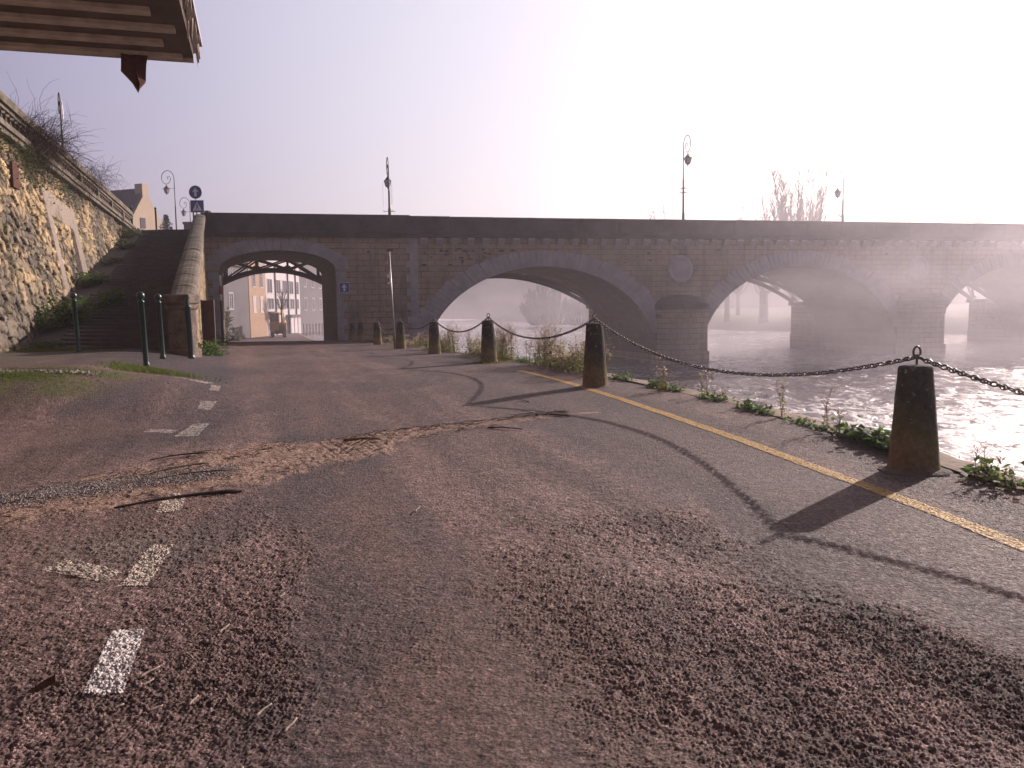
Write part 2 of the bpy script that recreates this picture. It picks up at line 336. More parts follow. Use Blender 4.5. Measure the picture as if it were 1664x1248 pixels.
def build_ground():
    rows = []; y = -8.0
    while y < 2.1: rows.append(y); y += .25
    y = 2.1
    while y < 9: rows.append(y); y += max(.0045, .00048 * y * y)
    while y < 60: rows.append(y); y += .00072 * y * y
    while y < 290: rows.append(y); y += 6
    rows = np.array(rows); nc = 1150
    # columns: dense inside the view, coarse further left
    t = np.linspace(0, 1, nc)
    Y = np.repeat(rows[:, None], nc, 1)
    ex = edge_x(rows)[:, None]
    left_view = np.minimum(-.66 * np.maximum(rows, 2.5) - .6, ex[:, 0] - 3)[:, None]
    right_view = np.minimum(ex, .66 * np.maximum(rows, 2.5)[:, None] + .6)
    X = left_view + (right_view - left_view) * t[None, :]
    farl = np.linspace(0, 1, 14)[:-1][None, :] ** 1 ; FL = -75 + (left_view + 75) * farl; FL = np.where(left_view < -75, left_view - (13 - np.arange(13))[None, :] * 8, FL)
    FR = right_view + (ex - right_view) * np.linspace(0, 1, 9)[None, 1:]
    X = np.concatenate([FL, X, FR], 1); Y = np.repeat(rows[:, None], X.shape[1], 1)
    Z = G(X, Y)
    rz_, q_ = relief(X, Y); Z = Z + rz_
    tt, near, track, track2, band, t2, edge, leftside, coarse, idv, idb, g_a, g_b, mm = [q_[k] for k in ('tt', 'near', 'track', 'track2', 'band', 't2', 'edge', 'leftside', 'coarse', 'idv', 'idb', 'g_a', 'g_b', 'mm')]
    # colours: the real colour of stones, binder, silt and moss
    n1 = fbm(X * 2.3, Y * 2.3, 71); n2 = fbm(X * .8, Y * .8, 75)
    stone = np.stack([.165 + .16 * idb, .122 + .125 * idb, .112 + .118 * idb], -1)
    light = (idv > .93)[..., None] * np.array([.16, .14, .13])
    binder = np.array([.030, .023, .022])
    ga = ss(.1, .5, g_b * .6 + g_a * .5)[..., None] * np.clip(near + .0, 0, 1)[..., None] + (1 - near)[..., None] * .62
    C = binder + (stone + light * near[..., None] - binder) * ga * (.75 + .6 * n1[..., None])
    def mixc(C, f, c): return C * (1 - f[..., None]) + np.asarray(c) * f[..., None]
    silt = ss(.45, .7, n1 * .6 + n2 * .5)
    C = C * (.72 + .56 * ss(.3, .7, fbm(tt * 2.6 + 3, Y * .2, 28, 5)))[..., None]; C = mixc(C, track * .6, (.10, .088, .095)); C = mixc(C, np.exp(-((t2 - .62) / .16) ** 2) * .45 * (Y < 12), (.20, .145, .125)); C = mixc(C, np.exp(-((t2 - 1.25) / .25) ** 2) * .30 * (Y < 12), (.19, .135, .115)); C = mixc(C, (track * ss(.42, .65, n1)) * .35, (.19, .13, .11)); C = C * (1 + .5 * (idv[..., None] - .5) * (track * near)[..., None])
    C = mixc(C, track2 * .7, (.085, .08, .09)); C = mixc(C, band * .6, (.10, .088, .092))
    C = mixc(C, edge * .5 * ss(.35, .6, n1), (.075, .052, .045))
    C = mixc(C, leftside * silt * .65 * near, (.17, .125, .10))
    far = ss(9, 14, Y); lane = np.exp(-((tt + 0.2) / 1.4) ** 2)
    C = mixc(C, far * .4, (.15, .112, .103)); C = mixc(C, far * lane * .45, (.20, .145, .125))
    C = mixc(C, far * ss(.5, .75, n2) * .5, (.10, .09, .10))
    n3 = fbm(X * 7, Y * 3.5, 79, 4); C = C * (1 + (n3[..., None] - .5) * .7 * far[..., None]); C = mixc(C, ss(.56, .7, fbm(X * .9 + 9, Y * .35, 87, 5)) * .55 * (1 - band) * (1 - track * .5), (.20, .145, .125)); C = mixc(C, ss(.58, .7, fbm(X * 1.4, Y * .4, 89, 5)) * .5, (.085, .078, .085))
    # darker patched tarmac leading from the road to the foot of the steps
    tar = ss(3.9, 4.3, -X - .34 * (Y - 12)) * ss(11.9, 12.6, Y + .0 * X) * (1 - ss(36, 42, Y)) * (1 - ss(5.6, 7.5, -X - .1 * (Y - 12)) * (1 - ss(13.3, 14.5, Y)))
    C = mixc(C, tar * .8, (.075, .07, .078))
    tongue = np.exp(-((X + 3.15 + .30 * (Y - 8)) / .55) ** 2) * ss(7.2, 8, Y) * (1 - ss(14, 18, Y)) ; C = mixc(C, tongue * .65, (.07, .066, .075))
    C = C * (.88 - .08 * far[..., None]) * np.array([1.11, .95, .93]); C = mixc(C, mm * .92, (.38, .245, .185)); C = mixc(C, mm * ss(.52, .68, fbm(X * 14, Y * 9, 81)) * .35, (.12, .075, .055))
    mossf = ss(11.0, 11.5, Y + .3 * (n1 - .5)) * 0 + ss(9.3, 10.0, Y + .10 * X + .8 * n1) * (1 - ss(11.6, 11.9, Y)) * ss(4.9, 5.4, -X)
    C = mixc(C, mossf * .85 * ss(.3, .5, n1), (.095, .10, .03))
    C = mixc(C, (ss(12.2, 13, Y) * (1 - ss(15.5, 17, Y)) * ss(7.0, 8.0, -X)) * .5, (.15, .13, .10))
    dust = np.exp(-((X + 2.05) / .45) ** 2 - ((Y - 4.45) / .4) ** 2); C = mixc(C, dust * .5, (.2, .17, .15))
    o = grid_mesh('road', X, Y, Z, M['ground'], colors=np.clip(C, .01, 1))
    tag(o, 'coarse worn asphalt of the riverside road with silt drifts and smooth wheel tracks', kind='structure')
build_ground()

def conform(name, pts_fn, ns, nt_, m, dz=.006):
    """thin sheet lying on the ground; pts_fn(s, t) gives plan coordinates"""
    S, T = np.meshgrid(np.linspace(0, 1, nt_), np.linspace(0, 1, ns)); X, Y = pts_fn(T, S)
    Z = G(X, Y) + relief(X, Y)[0] + dz; return grid_mesh(name, X, Y, Z, m)
def mat_marking(name, c, wear, under=(.10, .08, .075)):
    n = N(name, .7, .3); f = n.noise(28, 5, .75); f2 = n.noise(160, 2, .6)
    k = n.math('ADD', n.math('MULTIPLY', f, .6), n.math('MULTIPLY', f2, .5))
    mask = n.ramp(k, [(wear - .05, 0), (wear + .07, 1)])
    n.color(n.mix(.5, c, n.ramp(n.noise(60, 3), [(.3, .6), (.7, 1.2)]), 'MULTIPLY'))
    v = n.n('ShaderNodeTexVoronoi'); n.L(n.co, v.inputs['Vector']); v.inputs['Scale'].default_value = 55; n.bump(v.outputs['Distance'], .7, .012)
    tr = n.n('ShaderNodeBsdfTransparent'); mx = n.n('ShaderNodeMixShader'); o = n.t.nodes['Material Output']
    n.L(mask, mx.inputs[0]); n.L(tr.outputs[0], mx.inputs[1]); n.L(n.b.outputs[0], mx.inputs[2]); n.L(mx.outputs[0], o.inputs[0]); return n.m
M['yellow_line'] = mat_marking('worn_yellow_paint', (.47, .27, .055), .48)
M['white_line'] = mat_marking('worn_white_paint', (.60, .53, .51), .50); M['patchy_line'] = mat_marking('patchy_white_paint', (.48, .41, .38), .54); M['faint_line'] = mat_marking('nearly_gone_white_paint', (.48, .39, .32), .485)
o = conform('yellow_line', lambda s, t: (yellow_x(.5 + s * 14.5) - .062 + .125 * t, .5 + s * 14.5), 2600, 14, M['yellow_line'], .004)
tag(o, 'worn yellow line painted along the river side of the road', kind='structure')
o = conform('yellow_line', lambda s, t: (-8.0 - 3.0 * s + .14 * t, 19.0 + 9.0 * s), 80, 4, M['yellow_line'], .02)
tag(o, 'short faded yellow line beside the weeds at the tunnel entrance', kind='structure')
def quad_mark(p, label):
    mm_ = M['faint_line'] if 'faded' in label or 'under' in label else (M['white_line'] if 'nearest the camera' in label else M['patchy_line'])
    a, b, c, d = [np.array(q) for q in p]
    o = conform('white_line', lambda s, t: (((a[0] * (1 - t) + b[0] * t) * (1 - s) + (d[0] * (1 - t) + c[0] * t) * s), ((a[1] * (1 - t) + b[1] * t) * (1 - s) + (d[1] * (1 - t) + c[1] * t) * s)), 110, 60, mm_, .004)
    tag(o, label, kind='structure')
quad_mark([(-1.46, 2.68), (-1.33, 2.70), (-1.50, 3.26), (-1.63, 3.26)], 'white parking dash nearest the camera')
quad_mark([(-2.36, 4.05), (-1.97, 3.86), (-1.93, 4.0), (-2.34, 4.25)], 'faded crosswise part of the white corner mark')
quad_mark([(-1.86, 3.80), (-1.73, 3.80), (-1.86, 4.45), (-1.99, 4.45)], 'faded lengthwise part of the white corner mark')
quad_mark([(-2.27, 5.15), (-2.13, 5.2), (-2.25, 5.65), (-2.38, 5.62)], 'white dash under the long dark branch')
quad_mark([(-3.72, 8.28), (-3.4, 8.2), (-3.4, 8.38), (-3.72, 8.46)], 'left end of the far white corner mark')
quad_mark([(-3.3, 8.0), (-3.06, 7.98), (-3.22, 8.76), (-3.38, 8.76)], 'right end of the far white corner mark')
quad_mark([(-3.7, 9.7), (-3.55, 9.7), (-3.7, 10.35), (-3.88, 10.3)], 'small white dash beyond the corner mark')
quad_mark([(-4.1, 11.2), (-3.98, 11.2), (-4.13, 11.75), (-4.27, 11.75)], 'small white dash near the grass bank')
quad_mark([(-4.95, 12.05), (-4.35, 11.75), (-4.3, 11.95), (-4.9, 12.25)], 'far crosswise white mark near the grass bank')

# ------------------------------------------------------------------ quay wall, water, far bank
def quay_wall():
    r = empty('quay_wall', (0, 0, 0), label='stone quay wall with a pale worn coping dropping to the river', cat='wall')
    ys = np.concatenate([np.arange(-8, 20, .12), np.arange(20, 290, 3.)])
    # coping: pale strip, slightly uneven, from the asphalt edge to the outer edge
    k = np.linspace(0, 1, 9); Yc = np.repeat(ys[:, None], 9, 1)
    n = (fbm(ys * 1.2, ys * 0, 5) - .5)[:, None] * .14
    X = edge_x(ys)[:, None] - .12 + k[None] * .5 + n * k[None]
    Z = G(edge_x(ys)[:, None] - .1 + 0 * k[None], Yc) + .012 - .05 * k[None] ** 2 + (fbm(X * 5, Yc * 5, 2) - .5) * .03
    joint = (np.abs(((Yc + .3) % 1.1) - .55) > .535) * .02; Z = Z - joint - (k[None] > .95) * .03
    C = np.ones(X.shape + (3,)) * np.array([.24, .18, .135]) * (.6 + .8 * fbm(X * 3, Yc * 3, 9))[..., None]
    grid_mesh('coping', X, Yc, Z, M['rubble'], r, colors=C)
    zz = np.linspace(0, 1, 14); Yw = np.repeat(ys[:, None], 14, 1)
    Xw = (edge_x(ys)[:, None] + .36 + n) + 0 * zz[None] + (fbm(Yw * 2, zz[None] * 5 + 0 * Yw, 3) - .5) * .05
    Zt = Z[:, -1][:, None]; Zw = Zt + (WATER - .6 - Zt) * zz[None]
    C = np.ones(Xw.shape + (3,)) * np.array([.14, .11, .09]) * (.5 + .9 * fbm(Yw * 2, Zw * 3, 19))[..., None]
    grid_mesh('facing', Xw, Yw, Zw, M['rubble'], r, colors=C)
quay_wall()

def mat_water():
    n = N('river_water', .12, .5); n.b.inputs['IOR'].default_value = 1.33
    vec = n.map((1.0, .55, 1), rot=(0, 0, R(17)))
    a = n.n('ShaderNodeVertexColor', layer_name='Col').outputs[0]     # red channel: how rough the water is there
    sp = n.n('ShaderNodeSeparateColor'); n.L(a, sp.inputs[0]); turb = sp.outputs[0]
    f = n.noise(1.1, 9, .68, vec, 1.2); f2 = n.noise(7, 6, .7, vec, .6)
    k = n.math('ADD', n.math('ADD', n.math('MULTIPLY', f, .75), n.math('MULTIPLY', f2, .25)), n.math('MULTIPLY', turb, .145))
    foam = n.ramp(k, [(.54, 0), (.64, .85)])
    n.color(n.mix(foam, (.21, .175, .18), (.70, .66, .66)))
    n.L(n.ramp(foam, [(0, .10), (1, .6)]), n.b.inputs['Roughness'])
    n.bump(n.noise(1.6, 6, .65, vec, .8), .9, .22); n.bump(n.noise(9, 4, .6, vec), .55, .05); n.bump(foam, .4, .05); return n.m
M['water'] = mat_water()
def build_water():
    rows = [-60., -30, -15, -8]; y = 0.0
    while y < 75: rows.append(y); y += max(.07, .004 * y)
    while y < 285: rows.append(y); y += 7
    rows = np.array(rows); e = edge_x(np.clip(rows, -12, 300)); nc = 330
    t = np.linspace(0, 1, nc) ** 1.6; X = e[:, None] - 3.0 + t[None] * (150 - e[:, None]); Y = np.repeat(rows[:, None], nc, 1)
    amp = (.05 + .10 * ss(.45, .75, fbm(X * .15, Y * .1, 5))) * (1 - ss(45, 75, Y))
    x2 = X * .95 + Y * .3; y2 = Y * .95 - X * .3
    Z = WATER + amp * ((fbm(x2 * .9, y2 * .5, 7, 5) - .5) * 2.2 + (fbm(x2 * 3.2, y2 * 1.6, 12, 3) - .5) * .8)
    turb = ss(5, 14, X) * (1 - ss(16, 34, Y)) + .25 * ss(.5, .7, fbm(X * .12, Y * .25, 3)) + .35 * ss(20, 30, X) * (1 - ss(38, 46, Y))
    C = np.stack([np.clip(turb, 0, 1)] * 3, -1)
    tag(grid_mesh('river', X, Y, Z, M['water'], colors=C), 'fast brown river with white foam and glints', kind='structure')
build_water()

def mat_bank():
    n = N('bank_grass', .95, .1); f = n.noise(.5, 6, .7); n.color(n.mix(n.ramp(f, [(.35, 0), (.65, 1)]), (.07, .085, .035), (.10, .085, .05))); n.bump(n.noise(4, 5), .6, .1); return n.m
M['bank'] = mat_bank()
def far_bank():
    ys = np.arange(-60, 286, 4.); bx = np.interp(ys, [-60, 20, 40, 80, 103, 150, 200, 286], [120, 78, 60, 42, 28, 12, 0, -22])
    k = np.linspace(0, 1, 24); X = bx[:, None] + (k[None] ** 1.5) * (165 - bx[:, None]); Y = np.repeat(ys[:, None], 24, 1)
    Z = WATER - .3 + .3 + 1.6 * ss(0, 6, X - bx[:, None]) + 1.2 * ss(8, 60, X - bx[:, None]) + (fbm(X * .3, Y * .3, 8) - .5) * .5 - .35 * (k[None] == 0)
    tag(grid_mesh('far_bank', X, Y, Z, M['bank']), 'low grassy bank across the river', kind='structure')
far_bank()

# ------------------------------------------------------------------ the bridge (local frame: u along the face, v into the picture, z up)
ALPHA = math.atan(.26)
def uvw(u, v, z=0.0):
    return Vector((u * math.cos(ALPHA) - v * math.sin(ALPHA), 45.7 + u * math.sin(ALPHA) + v * math.cos(ALPHA), z))
BW = 8.0; TOP = 6.16; CB = 5.04; RW = 2.9
SKEW = -.055
ARCHES = [dict(c=-12.2, a=2.85, zs=3.42, b=.96, base=-1.6, ra=3.55, rb=1.55)] + [dict(c=1.95 + 16.25 * i, a=6.7, zs=-1.6, b=5.13, base=-1.6, ra=7.75, rb=6.0) for i in range(5)]
def arch_z(A, u):
    t = (u - A['c']) / A['a']
    return A['zs'] + A['b'] * math.sqrt(max(0, 1 - t * t)) if abs(t) < 1 else None
bridge = empty('stone_bridge', (0, 45.7, 0), ALPHA, label='long ochre stone arch bridge with dark parapet crossing the misty river', cat='bridge')
U0, U1 = -16.2, 84.0
def facade(v, name, m, flip=False):
    mb = MB(); us = list(np.arange(U0, U1, .25)); 
    for A in ARCHES: us += [A['c'] - A['a'], A['c'] + A['a'], A['c'] - A['a'] + .03, A['c'] + A['a'] - .03, A['c'] - A['a'] + .1, A['c'] + A['a'] - .1]
    us = sorted(set(round(x, 4) for x in us))
    for a, b in zip(us[:-1], us[1:]):
        mid = (a + b) / 2; zb = [-2.9, -2.9]; A = next((A for A in ARCHES if abs(mid - A['c']) < A['a']), None)
        if A: zb = [arch_z(A, a) or A['zs'], arch_z(A, b) or A['zs']]
        sk = SKEW * v if mid < -7 and v > 0 else 0
        p = [(a + sk, v, zb[0]), (b + sk, v, zb[1]), (b + sk, v, CB), (a + sk, v, CB)]
        mb.add(p if not flip else p[::-1], [(0, 1, 2, 3)])
    return mb.build(name, m, bridge, fix=False)
facade(0, 'spandrel_wall', M['ochre']); facade(BW, 'spandrel_wall', M['ochre'], True)
for A in ARCHES:
    mb = MB(); n = 40; ring = []
    if A['zs'] > 0: ring.append((A['c'] - A['a'], A['base']))
    else: ring.append((A['c'] - A['a'], -2.9))
    for i in range(n + 1):
        q = math.pi * (1 - i / n); ring.append((A['c'] + A['a'] * math.cos(q), A['zs'] + A['b'] * math.sin(q)))
    ring.append((A['c'] + A['a'], A['base'] if A['zs'] > 0 else -2.9))
    sk = SKEW * BW if A['zs'] > 0 else 0
    for (a, b), (c, d) in zip(ring[:-1], ring[1:]): mb.add([(a, 0, b), (c, 0, d), (c + sk, BW, d), (a + sk, BW, b)], [(0, 3, 2, 1)], True)
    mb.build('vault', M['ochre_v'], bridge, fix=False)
    # voussoirs: separate dressed blocks, slightly uneven
    mb = MB(); nb = 27 if A['zs'] > 0 else 61
    inner = lambda q: (A['c'] + A['a'] * math.cos(q), A['zs'] + A['b'] * math.sin(q))
    outer = lambda q: (A['c'] + A['ra'] * math.cos(q), A['zs'] + A['rb'] * math.sin(q))
    q0 = .0 if A['zs'] > 0 else .26
    for i in range(nb):
        qa = q0 + (math.pi - 2 * q0) * (i + .035) / nb; qb = q0 + (math.pi - 2 * q0) * (i + .965) / nb
        pr = -.03 - random.random() * .02; ex = 1 + random.choice((0, .0, .02))
        P = [inner(qa), inner((qa + qb) / 2), inner(qb), outer(qb), outer((qa + qb) / 2), outer(qa)]
        P = [P[0], P[1], P[2]] + [(A['c'] + (p[0] - A['c']) * ex, p[1] + (ex - 1) * 2) for p in P[3:]]
        mb.prism(P, pr, .25)
    mb.build('arch_ring', M['grey_stone'], bridge)
# piers with rounded cutwaters and dark caps; low rear extension carries the steel arch
def pier(uc):
    p = empty('pier'); p.parent = bridge
    mb = MB()
    def plan(w_, v0, v1, z0, z1, rr):
        a = w_ / 2; pts = []
        for k in range(13): q = math.pi * k / 12; pts.append((uc - a * math.cos(q), v0 + rr - rr * math.sin(q)))
        pts += [(uc + a, v1), (uc - a, v1)]
        mb.prism(pts, z0, z1, 'z')
    plan(2.86, -1.35, -.003, -2.9, 1.05, .75); plan(3.02, -1.45, -.003, -2.9, -1.35, .78); plan(2.86 + .1, -1.40, -.003, .55, .8, .77)
    mb.b2((uc - 1.43, .3, -2.9), (uc + 1.43, BW + 3.6, -1.0)); mb.b2((uc - 1.36, BW + .01, -2.9), (uc + 1.36, BW + 3.6, 1.15))
    b = mb.build('pier_body', M['ochre'], p)
    mb = MB(); plan(3.1, -1.5, -.004, 1.05, 1.38, .8)
    prof_ = [(1.5, 1.38), (1.38, 1.56), (1.1, 1.74), (.6, 1.86), (.1, 1.9)]
    for (r0, z0), (r1, z1) in zip(prof_[:-1], prof_[1:]):
        def rr(r, z): return [(uc - r * math.cos(math.pi * k / 12), -.004 - min(r, 1.5) * .93 * (math.sin(math.pi * k / 12) ** .8), z) for k in range(13)]
        P = rr(r0, z0) + rr(r1, z1); mb.add(P, [(k, k + 1, k + 14, k + 13) for k in range(12)], True)
    mb.build('pier_cap', M['dark_stone'], p)
    mb = MB(); mb.b2((uc - 1.5, BW + 2.0, 1.15), (uc + 1.5, BW + 3.75, 1.42)); mb.build('pier_cap', M['dark_stone'], p)
for i in range(5): pier(1.95 + 8.125 + 16.25 * i)
# cornice, parapet
mb = MB(); us = list(np.arange(U0 + .9, U1, 2.4))
mb.b2((U0, -.32, CB), (U1, .1, CB + .17)); mb.b2((U0, -.42, CB + .17), (U1, .1, CB + .36)); mb.b2((U0, BW - .1, CB), (U1, BW + .3, CB + .36))
mb.build('cornice', M['dark_stone'], bridge, .02)
mb = MB()
for a, b in zip(us[:-1], us[1:]):
    jz = random.uniform(-.014, .014)
    mb.b2((a + .008, -.14 + random.uniform(-.006, .006), CB + .36), (b - .008, .26, TOP - .17 + jz)); mb.b2((a + .01, -.22, TOP - .17 + jz), (b - .01, .33, TOP + jz))
mb.b2((-15.5, -.28, CB + .36), (-5.45, .02, TOP + .045))
mb.b2((U0, BW - .25, CB + .36), (U1, BW + .15, TOP - .05)); mb.build('parapet', M['dark_stone'], bridge, .015)
mb = MB(); mb.b2((U0, .1, CB - .3), (U1, BW - .1, CB + .34)); mb.build('deck', M['grey_stone'], bridge)
# corbels under the cornice
src = None; u = -4.75; ncor = 0
while u < 36.5:
    if src is None:
        mb = MB(); mb.prism([(0, 0), (-.30, 0), (-.30, -.10), (-.20, -.22), (-.06, -.36), (0, -.36)], -.19, .19, 'x'); src = mb.build('corbel', M['grey_stone'], bridge); c = src
    else: c = src.copy(); col.objects.link(c)
    c.location = (u, 0, CB); u += .845; ncor += 1
# quoins and pilaster at the abutment
mb = MB(); z = -.2; k = 0
while z < CB - .05:
    h = .37; wq = (.62, .42)[k % 2]; mb.b2((-5.06 - wq, -.05, z + .008), (-5.06, .0, min(z + h, CB) - .004)); z += h; k += 1
mb.build('quoins', M['grey_stone'], bridge, .006)
z = -.3; k = 0; mb = MB(); mb2 = MB()
while z < 3.3:
    h = .40; wq = (.5, .32)[k % 2]; mb.b2((-9.32, -.045, z + .008), (-9.32 + wq, .0, z + h - .006)); mb2.b2((-15.08 - wq, -.045, z + .008), (-15.08, 0, z + h - .006)); z += h; k += 1
mb.build('quoins', M['grey_stone'], bridge, .006); mb2.build('quoins', M['grey_stone'], bridge, .006)
for i in range(3):
    mb = MB(); uc = 10.1 + 16.2 * i; 
    mb.lathe([(.80, 0), (.80, .05), (.72, .09), (.60, .09), (.56, .04), (.5, .04), (.46, .07), (.2, .09), (.01, .1)], n=36); o = mb.build('medallion', M['grey_stone'], bridge)
    o.location = (uc, .005, 3.36); o.rotation_euler = (R(90), 0, 0)
# missing joints and holes in the stonework
random.seed(11)
for k in range(75):
    u = random.choice((random.gauss(-2.2, 1.3), random.gauss(1.4, 1.2), random.uniform(-9, 24))); zc = CB - .55 - abs(random.gauss(0, .45))
    if abs(u + 5.3) < .5 or any(((u - A['c']) / (A['ra'] + .2)) ** 2 + ((zc - A['zs']) / (A['rb'] + .15)) ** 2 < 1 for A in ARCHES): continue
    wd = random.uniform(.05, .20); hh = random.uniform(.03, .09); mb = MB(); mb.prism([(-wd, -hh * .3), (-wd * .2, -hh), (wd * .8, -hh * .5), (wd, hh * .3), (0, hh), (-wd * .7, hh * .5)], -.006, .02)
    mb.build('eroded_hole', M['dark_stone'], bridge).location = (u, 0, zc)
# steel arches on the far side
def rib(A, name, vv, zs, rise, a, z_top, npan=8, th=.3):
    p = empty(name); p.parent = bridge; c = A['c'] + (SKEW * vv if A['zs'] > 0 else 0)
    fz = lambda u: zs + rise * (1 - ((u - c) / a) ** 2)
    for dv in (0, 1.9):
        mb = MB(); n = 36; P = []
        for i in range(n):
            u0, u1 = c - a + 2 * a * i / n, c - a + 2 * a * (i + 1) / n
            mb.add([(u0, vv + dv - .09, fz(u0)), (u1, vv + dv - .09, fz(u1)), (u1, vv + dv - .09, fz(u1) + th), (u0, vv + dv - .09, fz(u0) + th), (u0, vv + dv + .09, fz(u0)), (u1, vv + dv + .09, fz(u1)), (u1, vv + dv + .09, fz(u1) + th), (u0, vv + dv + .09, fz(u0) + th)],
                   [(0, 1, 2, 3), (4, 7, 6, 5), (0, 4, 5, 1), (3, 2, 6, 7)])
        mb.b2((c - a, vv + dv - .08, z_top), (c + a, vv + dv + .08, z_top + .3)); mb.build('chord', M['iron'], p)
        mb = MB()
        for i in range(npan + 1):
            u0 = c - a + 2 * a * i / npan; zb = fz(u0) + th
            if z_top - zb > .1:
                mb.box((u0, vv + dv, (zb + z_top) / 2), (.13, .12, z_top - zb))
                mb.prism([(u0 - .42, zb - .03), (u0 + .42, zb - .03), (u0 + .12, zb + .2), (u0 - .12, zb + .2)], vv + dv - .03, vv + dv + .03)
            if i < npan:
                u1 = c - a + 2 * a * (i + 1) / npan; zc = fz(u1) + th
                mb.tube([(u0, vv + dv, zb), (u1, vv + dv, z_top)], .05, 4); mb.tube([(u0, vv + dv, z_top), (u1, vv + dv, zc)], .05, 4)
                mb.tube([(u0 + .16, vv + dv, z_top), (u1 + .12, vv + dv, zc)], .025, 4)
        mb.build('lattice', M['iron'], p)
    mb = MB(); mb.b2((c - a - 1.5, vv - .3, z_top + .3), (c + a + 1.5, vv + 2.4, z_top + .55)); mb.build('walkway_slab', M['iron'], p)
for i, A in enumerate(ARCHES):
    if i == 0: rib(A, 'steel_arch', BW + 1.0, 1.9, 1.83, 4.6, 4.5, 5, .22)
    else: rib(A, 'steel_arch', BW + 1.2, 1.25, 2.05, 6.6, 3.95, 9, .28)

